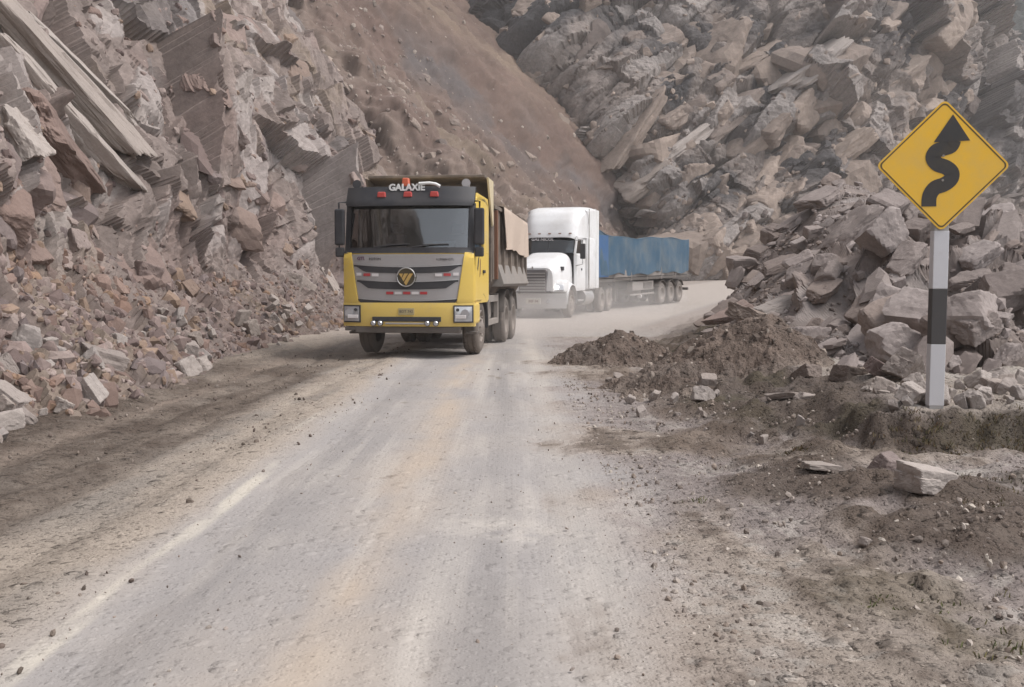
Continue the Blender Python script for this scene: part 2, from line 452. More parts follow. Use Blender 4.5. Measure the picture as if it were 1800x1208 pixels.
def surface_colour(x, y, bm_, bank):
    """what lies on the ground: dusty asphalt, powder, sand, damp soil, gravel, moss, faded paint"""
    p = np.stack([x, y, x * 0], 1)
    n1 = fbm(p, 1.3, 5, 3); n2 = fbm(p * np.array([1, .35, 1]), .28, 4, 9); n4 = fbm(p, 5.0, 4, 33); n5 = fbm(p, .10, 3, 5)
    st = fbm(p * np.array([1, .16, 1]), .35, 4, 61); st2 = fbm(p * np.array([1, .07, 1]), .12, 3, 63)
    dust = np.array([.40, .355, .312]); asph = np.array([.318, .296, .284]); sand = np.array([.40, .335, .275])
    dark = np.array([.105, .080, .064]); grav = np.array([.275, .232, .214]); brown = np.array([.150, .113, .088]); moss = np.array([.082, .068, .046]); pale = np.array([.47, .428, .385])
    ex = .12 * n2 + .09 * n1 + .03 * n5
    c = np.repeat(asph[None], len(x), 0)
    c = mixc(c, dust, sstep(-.3, .6, n1 * .55 + n4 * .5 + .15 * st) * .45)
    c = mixc(c, np.array([.415, .343, .278]), np.exp(-((x + .74 + .06 * np.sin(y * .5)) / (.25 + .10 * n1)) ** 2) * np.clip(.60 + .6 * st + .6 * n1 + .5 * n2, 0, .9))
    c = mixc(c, np.array([.45, .375, .305]), np.exp(-((x + 1.0) / .7) ** 2) * (1 - sstep(3, 5.2, y)) * np.clip(.35 + .7 * n1 + .5 * n2, 0, .75))
    c = mixc(c, asph * .80, np.exp(-((x + .12) / .24) ** 2) * .75 * np.clip(.7 + st, 0, 1))
    c = mixc(c, asph * .82, np.exp(-((x + 1.40) / .26) ** 2) * .7 * np.clip(.7 + st, 0, 1))
    c = mixc(c, pale, np.exp(-((x - .42 - .08 * st - .06 * n1) / .17) ** 2) * np.clip(.6 + .6 * st + .3 * n2, 0, .85))
    c = mixc(c, pale, np.exp(-((x + .38 + .05 * st) / .07) ** 2) * np.clip(.3 + .7 * st, 0, .6))
    c = mixc(c, pale * .97, sstep(.1, .5, st2 + .3 * n1) * .28)
    c = mixc(c, pale, np.exp(-((x - .05) / .45) ** 2 - ((y - 5.9 + .3 * x) / .28) ** 2) * np.clip(.5 + .9 * n2 + .6 * n5, 0, .8))
    c = c * (1 + .04 * n5 + .03 * st2)[:, None]
    e = x + .12 * st + .10 * n1
    c = mixc(c, sand, (1 - sstep(-2.25, -1.80, e + .10 * n2)) * (y < 40) * .92)
    c = mixc(c, dust * .70, np.clip(st * 1.8 + n2 * 1.3, 0, 1) * (1 - sstep(-2.3, -2.0, e)) * .7)
    dm = (1 - sstep(-3.30, -2.80, e + .22 * n1 + .1 * n2)) * (1 - sstep(15, 26, y)) * sstep(-6.5, -4.9, x + 1.2)
    c = mixc(c, dark, dm * np.clip(.85 + .5 * n1 + .35 * st + .2 * n5, 0, 1))
    c = mixc(c, np.array([.27, .215, .175]), np.exp(-((e + 4.25) / .15) ** 2) * np.clip(.6 + .6 * n2, 0, .8) * (y < 24))
    c = mixc(c, np.array([.26, .21, .17]), np.exp(-((e + 3.45) / .07) ** 2) * .5 * np.clip(st + .5, 0, 1) * (y < 22))
    ln = np.exp(-((x + 1.86 + .02 * n1) / .055) ** 6) * sstep(-.28, .22, st + .4 * n1 + .4 * n2 + .25 * sstep(9, 4, y)) * (1 - sstep(8.5, 12, y))
    c = mixc(c, np.array([.60, .545, .455]), np.clip(ln, 0, 1) * .6)
    ln2 = np.exp(-((x + 2.10) / .035) ** 4) * sstep(.05, .35, st + .2 * n2) * sstep(5.5, 6.5, y) * (y < 12)
    c = mixc(c, np.array([.52, .47, .41]), np.clip(ln2, 0, 1) * .55)
    # right verge
    rr = sstep(.30, 1.25, x + ex * 2.2 + .25 * n1 + .25 * st + .02 * y * (y < 14)) * (y < 26)
    c = mixc(c, grav, rr * .9)
    c = mixc(c, sand * .95, rr * sstep(-.05, .4, n1 * .8 + .35 * n4 + .3 * n2) * .7)
    c = mixc(c, dark * 1.2, rr * sstep(.10, .42, n2 * .6 + n1 * .35 + n5 * .35) * .75)
    c = mixc(c, pale, rr * sstep(.22, .42, n5 * .8 - n2 * .5) * .5)
    spots = ((1.95, 7.0, .65, .9, .85, dark * 1.1), (2.9, 6.1, .7, .42, .9, brown * .7), (3.7, 5.7, .8, .6, .8, moss * 1.4), (2.2, 8.0, .9, .3, .8, dark), (1.75, 9.3, .5, 1.4, .75, brown), (1.9, 11.5, .6, 1.6, .7, brown), (2.4, 5.2, .7, .5, .35, dark), (3.0, 4.3, .6, .35, .35, brown), (2.85, 7.0, .5, .18, .85, pale * .92), (2.2, 7.75, .5, .13, .5, sand),
             (1.75, 4.5, .35, .4, .4, moss * 1.9), (1.95, 3.9, .3, .2, .4, moss * 1.9), (3.3, 6.6, .35, .2, .6, moss), (4.0, 6.1, .6, .5, .6, brown), (2.0, 14.5, .8, 2.2, .7, brown))
    for cx, cy, rx, ry, a, cc in spots:
        k = np.exp(-((x - cx) / rx) ** 2 - ((y - cy) / ry) ** 2)
        c = mixc(c, cc, np.clip(sstep(.25, .75, k + .30 * n1 + .3 * n2 + .2 * n5) * a, 0, 1))
    bk = berm_mask(x, y)
    c = mixc(c, dark * 1.15, sstep(.15, .55, bk + .3 * n2) * .85)
    c = mixc(c, brown * .6, np.clip(bank * 1.8, 0, 1) * np.clip(.8 + .5 * n1, 0, 1))
    c = mixc(c, moss, np.clip(bank * 1.4, 0, 1) * sstep(-.1, .25, fbm(p, .6, 3, 91)) * .75)
    c = mixc(c, np.array([.31, .265, .225]), sstep(.85, 1, bm_) * .9)
    c = mixc(c, pale * .85, sstep(.9, 1, bm_) * sstep(0, .3, n2 + .3 * n1) * .55)
    fr = sstep(20, 34, y)
    onroad = sstep(-.6, .1, x - xleft(y)) * (1 - sstep(-.2, .5, x - xright(y)))
    c = mixc(c, np.array([.41, .36, .32]), fr * onroad * .9)
    c = mixc(c, np.array([.32, .272, .24]), fr * (1 - onroad) * .9)
    # tyre prints pressed into the verge
    for xc, a in ((1.05, .10), (1.45, -.06), (-2.45, .0), (-3.55, .03)):
        lane = np.exp(-((x - xc - a * (y - 6) * .6 - .05 * n1) / .11) ** 2) * (y < 13)
        c = c * (1 - .22 * lane * (.6 + .4 * np.sign(np.sin(y * 42 + 3 * np.abs(x - xc) * 20))) * np.clip(.6 + st, 0, 1))[:, None]
    return c
def grit_of(x, y):
    p = np.stack([x, y, x * 0], 1)
    n1 = fbm(p, 1.3, 5, 3); n2 = fbm(p * np.array([1, .35, 1]), .28, 4, 9)
    a = sstep(.35, 1.2, x + .2 * n1 + .2 * n2) + (1 - sstep(-2.4, -1.8, x + .15 * n1))
    return np.clip(a, 0, 1) * (1 - .6 * sstep(18, 30, y))

# ---------------------------------------------------------------- ground sheet
def build_ground():
    ys = np.concatenate([-np.geomspace(90, 2.2, 30), np.linspace(-2, 2.6, 14), np.geomspace(2.75, 32, 420), np.geomspace(32.5, 90, 80), np.geomspace(92, 420, 40)])
    s = np.concatenate([np.linspace(-4.5, -1.05, 30), np.linspace(-1.0, 1.0, 460), np.linspace(1.05, 4.5, 30)])
    Y = np.repeat(ys[:, None], len(s), 1)
    X = s[None] * (1.4 + 0.58 * np.abs(Y))
    x, y = X.ravel(), Y.ravel()
    z = zg(x, y)
    p = np.stack([x, y, np.zeros_like(x)], 1)
    road = sstep(-0.15, 0.35, x + 1.95) * (1 - sstep(-0.35, 0.15, x - .5)) * (1 - sstep(20, 36, y))
    onroad = sstep(-.6, .1, x - xleft(y)) * (1 - sstep(-.2, .5, x - xright(y)))
    rough = (1 - np.maximum(road, onroad * .85))
    n1 = fbm(p, 1.3, 5, 3); n2 = fbm(p * np.array([1, .35, 1]), .28, 4, 9); n3 = fbm(p, .09, 3, 21)
    right = sstep(.7, 1.5, x - np.where(y < 25, .3, xright(y)))
    bh, _, _ = blocks(p, .22, None, 71, .9)
    z += rough * (0.022 * n1 + 0.016 * n2 + 0.010 * n3) + right * (0.05 * n1 + 0.035 * n2 + 0.028 * fbm(p, .16, 3, 44) + .045 * bh * sstep(-.1, .2, n1 + n2))
    bm_ = bench_mask(x, y); bank = np.clip(bm_ * (1 - bm_) * 4, 0, 1)
    bw, _, _ = blocks(p, .5, None, 72, .9)
    z += bank * (0.13 * fbm(p, .35, 5, 51) + .03 * bh + .03 * bw) * (y < 40)
    for xc, wd, dp in ((-3.25, .13, .035), (-3.75, .11, .04), (-4.35, .15, .035), (-2.55, .10, .02)):
        z -= dp * np.exp(-((x + 0.10 * np.sin(y * .6) + .05 * n1 - xc) / wd) ** 2) * (y > 2) * (y < 24)
    z -= .02 * road * (y < 21)
    me = mesh_np("ground", np.stack([x, y, z], 1), grid_faces(len(ys), len(s)), surface_colour(x, y, bm_, bank * (y < 40)), True, grit_of(x, y))
    o = link("ground", me, M_GROUND); o["kind"] = "structure"
    return o
ground = build_ground()

# the asphalt carriageway: a thin slab of its own, sinking under dust and gravel at its ragged edges
def build_road():
    ys = np.concatenate([np.linspace(-60, 2.5, 30), np.geomspace(2.75, 24, 420)])
    xs = np.linspace(-1.95, .50, 105)
    Y = np.repeat(ys[:, None], len(xs), 1); X = np.repeat(xs[None], len(ys), 0)
    x, y = X.ravel(), Y.ravel()
    p = np.stack([x, y, x * 0], 1)
    n1 = fbm(p, 1.3, 5, 3); n5 = fbm(p, .12, 3, 5)
    edge = np.minimum(x + 1.95, .50 - x)
    z = zr(y) + .004 + .003 * n1 + .002 * n5 - .05 * (1 - sstep(0, .55, edge + .15 * n1)) - .06 * sstep(15, 23, y)
    z -= .006 * np.exp(-((x + .12) / .28) ** 2) + .006 * np.exp(-((x + 1.45) / .28) ** 2)
    me = mesh_np("road", np.stack([x, y, z], 1), grid_faces(len(ys), len(xs)), surface_colour(x, y, x * 0, x * 0), True, grit_of(x, y))
    o = link("road", me, M_ROAD); o["kind"] = "structure"
    return o
build_road()

# ---------------------------------------------------------------- cliffs
def make_sheet(name, S, disp, colour, m, smooth=False, flip=False):
    nr, nc = S.shape[:2]
    N = sheet_normals(S).reshape(-1, 3)
    Q = S.reshape(-1, 3)
    tow = CAM[None] - Q
    if (N * tow).sum(1).mean() < 0: N = -N
    d, ex = disp(Q, N)
    Q2 = Q + (N * d[:, None] if d.ndim == 1 else d)
    c = colour(Q, Q2, N, d, ex)
    F = grid_faces(nr, nc)
    me = mesh_np(name, Q2, F, c, smooth)
    o = link(name, me, m); o["kind"] = "structure"
    return o, Q2.reshape(nr, nc, 3), N.reshape(nr, nc, 3)

# --- left cliff: stations along the road, a profile that leans back
A_SLAB = frame((4.5, -4.0, -4.6), (1.1, -.45, 1.0))      # beds seen as slabs
A_LEFT = frame((4.5, -4.0, -4.6), (-.296, -.837, .438))  # the same beds as layers running down to the right
M_LEFT = np.diag([1 / 2.6, 1 / 1.3, 1 / .62]) @ A_SLAB
def left_cliff():
    stations = np.array([  # base x, y, away-direction x, y
        [-5.9, -70, -1, 0], [-5.6, -40, -1, 0], [-5.5, -18, -1, 0], [-5.4, -4, -1, 0], [-5.3, 4, -1, 0], [-5.35, 9, -1, 0], [-5.15, 13, -1, 0], [-5.35, 18, -1, 0.02],
        [-5.6, 24, -1, .05], [-5.3, 30, -1, .08], [-4.2, 37, -1, .12], [-2.9, 43, -1, .2], [-2.7, 47, -1, .45], [-4.5, 51, -.8, .6], [-9, 55, -.6, .8], [-16, 58, -.5, .9]])
    prof = np.array([[-.5, -.35], [0, 0], [.75, .55], [1.5, 1.15], [2.15, 1.9], [2.6, 2.7], [3.15, 4], [4.5, 6.2], [6.1, 9], [8.6, 13], [12, 18.5], [17, 25], [26, 32]])
    dens = np.concatenate([np.linspace(0, 4.0, 60)[:-1], np.linspace(4.0, 12.4, 730), np.linspace(12.4, 15, 60)[1:]])
    st = catmull(stations, dens, 0)
    pd = np.concatenate([np.linspace(0, 5, 160)[:-1], np.linspace(5, 9.2, 190)[:-1], np.linspace(9.2, 12, 30)])
    pf = catmull(prof, pd, 0)
    away = st[:, 2:]
    away = away / np.linalg.norm(away, axis=1)[:, None]
    S = np.zeros((len(pd), len(dens), 3))
    S[..., 0] = st[None, :, 0] + pf[:, None, 0] * away[None, :, 0]
    S[..., 1] = st[None, :, 1] + pf[:, None, 0] * away[None, :, 1]
    S[..., 2] = zr(st[None, :, 1]) * .6 + pf[:, None, 1]
    def disp(Q, N):
        h = Q[:, 2]
        rock = sstep(1.1, 2.6, h + .6 * fbm(Q, 2.5, 3, 5))
        w = Q + np.stack([fbm(Q, 1.1, 3, 7), fbm(Q, 1.1, 3, 8), fbm(Q, 1.1, 3, 9)], 1) * .05
        b1, c1, e1 = blocks(w, 2.9, M_LEFT, 1, 1.3, 1.25)
        b2, c2, e2 = blocks(w, 1.1, M_LEFT, 2, 1.3, 1.2)
        b3, c3, e3 = blocks(w, .45, M_LEFT, 3, 1.3, 1.2)
        b4, c4, e4 = blocks(Q, .16, None, 4, 1.0)
        big = fbm(Q, 5.5, 3, 12)
        d = big * .8 * sstep(.3, 3, h)
        s1, l1 = strata(Q, A_LEFT[2], .85, 15, .12); s2, l2 = strata(Q, A_LEFT[2], .22, 16, .10)
        d += rock * (1.0 * b1 + .42 * b2 + .20 * b3 + .03 * b4 + .30 * s1 + .06 * s2 - .25 * (1 - sstep(0, .08, e1)))
        d += (1 - rock) * (.13 * b2 + .13 * b3 + .09 * b4 + .14 * fbm(Q, 1.6, 3, 14))
        return d.astype(np.float64), (rock, c1, c2, c3, l1)
    def colour(Q, Q2, N, d, ex):
        rock, c1, c2, c3, l1 = ex
        n = fbm(Q2, 3.0, 4, 31); n2 = fbm(Q2, .8, 4, 32)
        base = np.array([.208, .168, .150])
        c = np.repeat(base[None], len(Q), 0) * (.78 + .30 * c1 + .24 * (c2 - .3) + .18 * (c3 - .4))[:, None]
        c = mixc(c, np.array([.19, .148, .112]), sstep(.1, .5, n + .5 * (c2 - .5)) * .65)
        c = mixc(c, np.array([.165, .118, .104]), sstep(.15, .5, -n + .4 * (c1 - .5)) * .5)
        c = mixc(c, np.array([.30, .265, .248]), ((c2 > .84) | (l1 > .86)) * rock * .7)
        c = mixc(c, np.array([.105, .096, .095]), (c1 < .14) * rock * .55)
        c = mixc(c, np.array([.135, .106, .094]), (1 - rock) * sstep(-.2, .3, n2) * .6)
        return c
    return make_sheet("cliff", S, disp, colour, M_ROCK)
cliff, CS, CN = left_cliff()

# --- landslide chute between the cliffs
def net(rows):
    return np.array([[P(*c) for c in r] for r in rows])
A_SLIDE = frame((14, -8, -20), (1, -.6, 1))
def slide():
    rows = [
        [(330, 540, 64), (650, 540, 60), (900, 530, 64), (1080, 515, 80), (1200, 510, 94), (1300, 510, 106)],
        [(330, 460, 65), (650, 460, 61), (900, 458, 66), (1080, 450, 85), (1190, 440, 100), (1290, 430, 112)],
        [(320, 360, 67), (640, 360, 63), (880, 360, 71), (1060, 345, 93), (1150, 330, 108), (1250, 320, 120)],
        [(290, 220, 70), (600, 220, 67), (820, 215, 79), (990, 200, 102), (1090, 190, 117), (1190, 180, 130)],
        [(260, 80, 74), (560, 80, 73), (730, 75, 86), (890, 60, 110), (1010, 50, 126), (1120, 40, 140)],
        [(220, -80, 80), (520, -80, 81), (650, -85, 95), (790, -90, 119), (930, -100, 136), (1060, -110, 150)],
        [(160, -330, 92), (470, -330, 94), (580, -330, 108), (720, -340, 133), (870, -350, 150), (1010, -350, 165)]]
    C = net(rows)
    S = catmull(catmull(C, 310, 0), 350, 1)
    ridge = np.array([(600, -60), (645, 20), (720, 75), (800, 120), (870, 185), (930, 235), (1000, 290), (1060, 345)], float)
    ridge2 = np.array([(500, -60), (545, 60), (600, 170), (680, 280), (760, 350)], float)
    def near_line(u, v, L):
        best = np.full(len(u), 1e9); side = np.zeros(len(u))
        for a, b in zip(L[:-1], L[1:]):
            t = np.clip(((u - a[0]) * (b[0] - a[0]) + (v - a[1]) * (b[1] - a[1])) / ((b - a) @ (b - a)), 0, 1)
            dx, dy = u - a[0] - t * (b[0] - a[0]), v - a[1] - t * (b[1] - a[1])
            d = np.hypot(dx, dy); s = np.sign((b[0] - a[0]) * dy - (b[1] - a[1]) * dx)
            m = d < best; best[m] = d[m]; side[m] = s[m]
        return best * side
    def disp(Q, N):
        u, v = project(Q)
        s1 = near_line(u, v, ridge); s2 = near_line(u, v, ridge2)
        A = np.diag([1 / 5., 1 / 1.4, 1 / 1.]) @ A_SLIDE
        st = fbm(Q @ A.T, 1.0, 5, 41)
        b1, c1, e1 = blocks(Q, 2.2, np.diag([1 / 2., 1, 1]) @ A_SLIDE, 42, .8)
        b2, c2, e2 = blocks(Q, .8, None, 43, .9)
        left = sstep(20, 120, s1)      # rib of broken rock left of the ridge
        d = 2.2 * np.exp(-(np.clip(s1, 0, None) / 30) ** 2) * np.exp(-(np.clip(-s1, 0, None) / 130) ** 2) + 1.5 * sstep(60, 200, s1)
        d += 1.6 * np.exp(-(np.abs(s2) / 60) ** 2)
        d += (.5 + .5 * left) * st + left * (.85 * b1 + .35 * b2) + (1 - left) * (.28 * b2 + .32 * b1)
        return d.astype(float), (st, c1, c2, s1, s2, left)
    def colour(Q, Q2, N, d, ex):
        st, c1, c2, s1, s2, left = ex
        n = fbm(Q2, 6, 4, 45)
        c = np.repeat(np.array([[.124, .087, .071]]), len(Q), 0) * (.90 + .20 * c2 + .25 * st)[:, None]
        c = mixc(c, np.array([.168, .130, .109]) , left * (.35 + .5 * c1))
        c = mixc(c, np.array([.20, .155, .112]), np.exp(-(np.clip(s1 + 20, 0, None) / 18) ** 2) * np.exp(-(np.clip(-s1 - 20, 0, None) / 45) ** 2) * np.clip(.25 + .8 * st, 0, .6))
        c = mixc(c, np.array([.095, .09, .092]), np.exp(-((s1 - 35) / 20) ** 2) * sstep(-.2, .2, n + .1) * .7)
        c = mixc(c, np.array([.165, .128, .095]), sstep(.1, .45, n) * left * .6)
        c = mixc(c, np.array([.125, .084, .072]), sstep(.1, .5, -n) * .4)
        return c
    return make_sheet("landslide_slope", S, disp, colour, M_SLIDE, True)
slope, SS, SN = slide()

# --- grey cliff beyond the bend
A_FAR = frame((9.5, 4.0, 8.5), (-.75, -.55, .85))
M_FARM = np.diag([1 / 2.0, 1 / 1.2, 1 / .9]) @ A_FAR
def far_cliff():
    rows = [
        [(1060, 520, 104), (1165, 512, 90), (1300, 508, 86), (1480, 508, 88), (1680, 508, 92), (1900, 508, 100), (2150, 508, 112)],
        [(1070, 460, 106), (1155, 450, 90), (1300, 450, 87), (1480, 450, 90), (1660, 450, 96), (1850, 450, 106), (2050, 450, 122)],
        [(1050, 380, 108), (1130, 375, 91), (1280, 370, 89), (1470, 370, 92), (1640, 370, 99), (1780, 370, 112), (1930, 370, 130)],
        [(990, 260, 112), (1060, 250, 94), (1230, 245, 92), (1430, 245, 95), (1600, 245, 102), (1715, 240, 116), (1830, 240, 137)],
        [(880, 130, 118), (950, 120, 99), (1160, 115, 97), (1390, 115, 99), (1575, 112, 106), (1675, 110, 121), (1770, 110, 143)],
        [(770, 10, 124), (835, 0, 106), (1080, -5, 103), (1350, -5, 104), (1550, -5, 111), (1640, -5, 126), (1730, -5, 150)],
        [(620, -150, 134), (700, -160, 116), (1000, -165, 112), (1300, -165, 112), (1510, -165, 119), (1610, -165, 134), (1700, -165, 160)],
        [(400, -400, 150), (520, -400, 132), (880, -400, 128), (1230, -400, 127), (1460, -400, 134), (1570, -400, 150), (1660, -400, 175)]]
    C = net(rows)
    td = np.concatenate([np.linspace(0, 5.3, 360), np.linspace(5.32, 7, 26)])
    S = catmull(catmull(C, td, 0), 480, 1)
    def disp(Q, N):
        w = Q + np.stack([fbm(Q, 4, 3, 57), fbm(Q, 4, 3, 58), fbm(Q, 4, 3, 59)], 1) * .25
        b1, c1, e1 = blocks(w, 8.5, M_FARM, 51, 1.3, 1.2)
        b2, c2, e2 = blocks(w, 3.6, M_FARM, 52, 1.3, 1.2)
        b3, c3, e3 = blocks(w, 1.5, M_FARM, 53, 1.3, 1.2)
        b4, c4, e4 = blocks(Q, .5, None, 54, 1.0)
        d = 3.0 * b1 + 1.5 * b2 + .7 * b3 + .15 * b4 + 1.5 * fbm(Q, 12, 3, 55) - 1.1 * (1 - sstep(0, .12, e1)) - .45 * (1 - sstep(0, .12, e2))
        s1, l1 = strata(Q, A_FAR[2], 2.6, 56, .14); s2, l2 = strata(Q, A_FAR[2], .8, 57, .1)
        d = d + 1.0 * s1 + .2 * s2
        return d.astype(float), (c1, c2, c3)
    def colour(Q, Q2, N, d, ex):
        c1, c2, c3 = ex
        n = fbm(Q2, 9, 4, 61); n2 = fbm(Q2, 3, 4, 62)
        c = np.repeat(np.array([[.192, .163, .147]]), len(Q), 0) * (.75 + .35 * c1 + .25 * (c2 - .3) + .2 * (c3 - .4))[:, None]
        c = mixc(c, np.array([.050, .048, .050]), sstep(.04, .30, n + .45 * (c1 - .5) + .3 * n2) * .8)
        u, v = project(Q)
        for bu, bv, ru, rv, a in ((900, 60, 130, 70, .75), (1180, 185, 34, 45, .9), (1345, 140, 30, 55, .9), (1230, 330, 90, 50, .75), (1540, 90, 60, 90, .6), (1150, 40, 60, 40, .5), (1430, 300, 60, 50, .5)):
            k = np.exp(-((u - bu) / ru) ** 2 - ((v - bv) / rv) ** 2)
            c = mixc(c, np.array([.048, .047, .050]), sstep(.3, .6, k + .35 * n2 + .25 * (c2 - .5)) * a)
        c = mixc(c, np.array([.26, .232, .216]), (c2 > .76) * .7)
        c = mixc(c, np.array([.21, .172, .148]), sstep(.2, .5, -n) * .5)
        return c
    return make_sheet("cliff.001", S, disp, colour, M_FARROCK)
cliff2, FS, FN = far_cliff()

# --- hillside farther round the valley
def far_hill():
    rows = [
        [(1250, 520, 190), (1500, 515, 175), (1750, 515, 165), (2050, 515, 160), (2500, 515, 160), (3300, 515, 170)],
        [(1250, 380, 200), (1500, 370, 186), (1750, 365, 176), (2050, 360, 172), (2500, 370, 172), (3300, 400, 180)],
        [(1250, 180, 215), (1500, 170, 203), (1750, 160, 195), (2050, 150, 190), (2500, 190, 190), (3300, 260, 195)],
        [(1250, 0, 240), (1500, -10, 228), (1750, -20, 220), (2050, -20, 215), (2500, 60, 215), (3300, 160, 215)],
        [(1250, -250, 280), (1500, -260, 270), (1750, -260, 265), (2050, -220, 260), (2500, -60, 255), (3300, 90, 250)]]
    S = catmull(catmull(net(rows), 150, 0), 240, 1)
    def disp(Q, N):
        b1, c1, e1 = blocks(Q, 9, None, 81, .8); b2, c2, e2 = blocks(Q, 3.6, None, 82, .9); b3, c3, e3 = blocks(Q, 1.6, None, 83, 1)
        return (3.5 * b1 + 1.5 * b2 + .8 * b3 + 4 * fbm(Q, 25, 4, 84)).astype(float), (c1, c2)
    def colour(Q, Q2, N, d, ex):
        c1, c2 = ex
        u, v = project(Q)
        n = fbm(Q2, 14, 5, 85)
        c = np.repeat(np.array([[.105, .094, .09]]), len(Q), 0) * (.75 + .3 * c1 + .3 * c2)[:, None]
        c = mixc(c, np.array([.035, .042, .040]), sstep(-.05, .2, n + .35 * sstep(28, 45, Q[:, 2]) - .04) * .9)
        return c
    return make_sheet("hill", S, disp, colour, M_FARROCK)
hill, HS, HN = far_hill()

# --- broken rock bank behind the road sign
A_PILE = frame((2.6, 1.2, 1.9), (-.6, -.45, .8))
M_PILE = np.diag([1 / 2.0, 1 / 1.2, 1 / .6]) @ A_PILE
def rock_bank():
    rows = [
        [(1215, 590, 24.5), (1260, 612, 20), (1350, 650, 15), (1480, 690, 11.6), (1650, 705, 10.4), (1820, 712, 10.0), (2150, 730, 9.6), (2900, 760, 9.5)],
        [(1240, 566, 25), (1290, 575, 20.5), (1370, 595, 16.5), (1490, 630, 12.8), (1650, 640, 11.6), (1820, 640, 11.2), (2150, 640, 10.8), (2900, 640, 10.6)],
        [(1275, 530, 26), (1325, 520, 22), (1390, 520, 18.5), (1500, 560, 14.5), (1650, 570, 13.0), (1820, 560, 12.6), (2150, 550, 12.2), (2900, 520, 12)],
        [(1310, 492, 27), (1350, 465, 24), (1410, 440, 21), (1510, 470, 17), (1650, 490, 15), (1820, 490, 14.4), (2150, 470, 14), (2900, 420, 13.8)],
        [(1340, 470, 29), (1380, 410, 26.5), (1440, 365, 24), (1530, 385, 20.5), (1650, 420, 17.6), (1820, 435, 16.6), (2150, 400, 16), (2900, 330, 15.8)],
        [(1370, 460, 32), (1420, 375, 30), (1480, 330, 28), (1560, 345, 25.5), (1660, 385, 22), (1820, 420, 20), (2150, 370, 19), (2900, 270, 19)],
        [(1400, 500, 36), (1450, 450, 35), (1520, 420, 33.5), (1600, 430, 31.5), (1690, 450, 29), (1850, 470, 27), (2180, 440, 26), (2900, 360, 26)],
        [(1420, 560, 40), (1480, 550, 39), (1560, 560, 38), (1640, 580, 37), (1730, 600, 35), (1880, 600, 33), (2200, 600, 32), (2900, 600, 32)]]
    S = catmull(catmull(net(rows), 310, 0), 430, 1)
    def disp(Q, N):
        w = Q + np.stack([fbm(Q, .9, 3, 107), fbm(Q, .9, 3, 108), fbm(Q, .9, 3, 109)], 1) * .08
        b1, c1, e1 = blocks(w, 1.25, M_PILE, 101, 1.2, 1.4)
        b2, c2, e2 = blocks(w, .55, M_PILE, 102, 1.2, 1.4)
        b3, c3, e3 = blocks(w, .24, M_PILE, 103, 1.2, 1.3)
        b4, c4, e4 = blocks(Q, .12, None, 104, 1.0)
        k = sstep(.4, 1.2, Q[:, 2])
        d = (.35 + .65 * k) * (1 - .75 * sstep(17, 22, Q[:, 1])) * (.62 * b1 + .34 * b2 * (1 - .6 * sstep(15, 22, Q[:, 1])) + (.13 * b3 + .02 * b4) * (1 - sstep(13, 18, Q[:, 1])) - .14 * (1 - sstep(0, .16, e1)) - .05 * (1 - sstep(0, .14, e2)) + .16 * strata(Q, A_PILE[2], .42, 106, .15)[0] + .04 * strata(Q, A_PILE[2], .13, 107, .1)[0]) + .3 * fbm(Q, 3, 3, 105)
        return d.astype(float), (c1, c2, c3, k)
    def colour(Q, Q2, N, d, ex):
        c1, c2, c3, k = ex
        n = fbm(Q2, 2.2, 4, 111)
        c = np.repeat(np.array([[.215, .178, .160]]), len(Q), 0) * (.8 + .28 * c1 + .22 * (c2 - .3) + .15 * (c3 - .4))[:, None]
        c = mixc(c, np.array([.28, .25, .236]), (c2 > .72) * .6)
        c = mixc(c, np.array([.12, .10, .092]), sstep(.05, .45, n + .3 * (c1 - .5)) * .6)
        c = mixc(c, np.array([.12, .095, .082]), (1 - k) * sstep(-.2, .2, n) * .7)
        return c
    return make_sheet("rock_outcrop", S, disp, colour, M_ROCK)
bankrock, BS, BN = rock_bank()
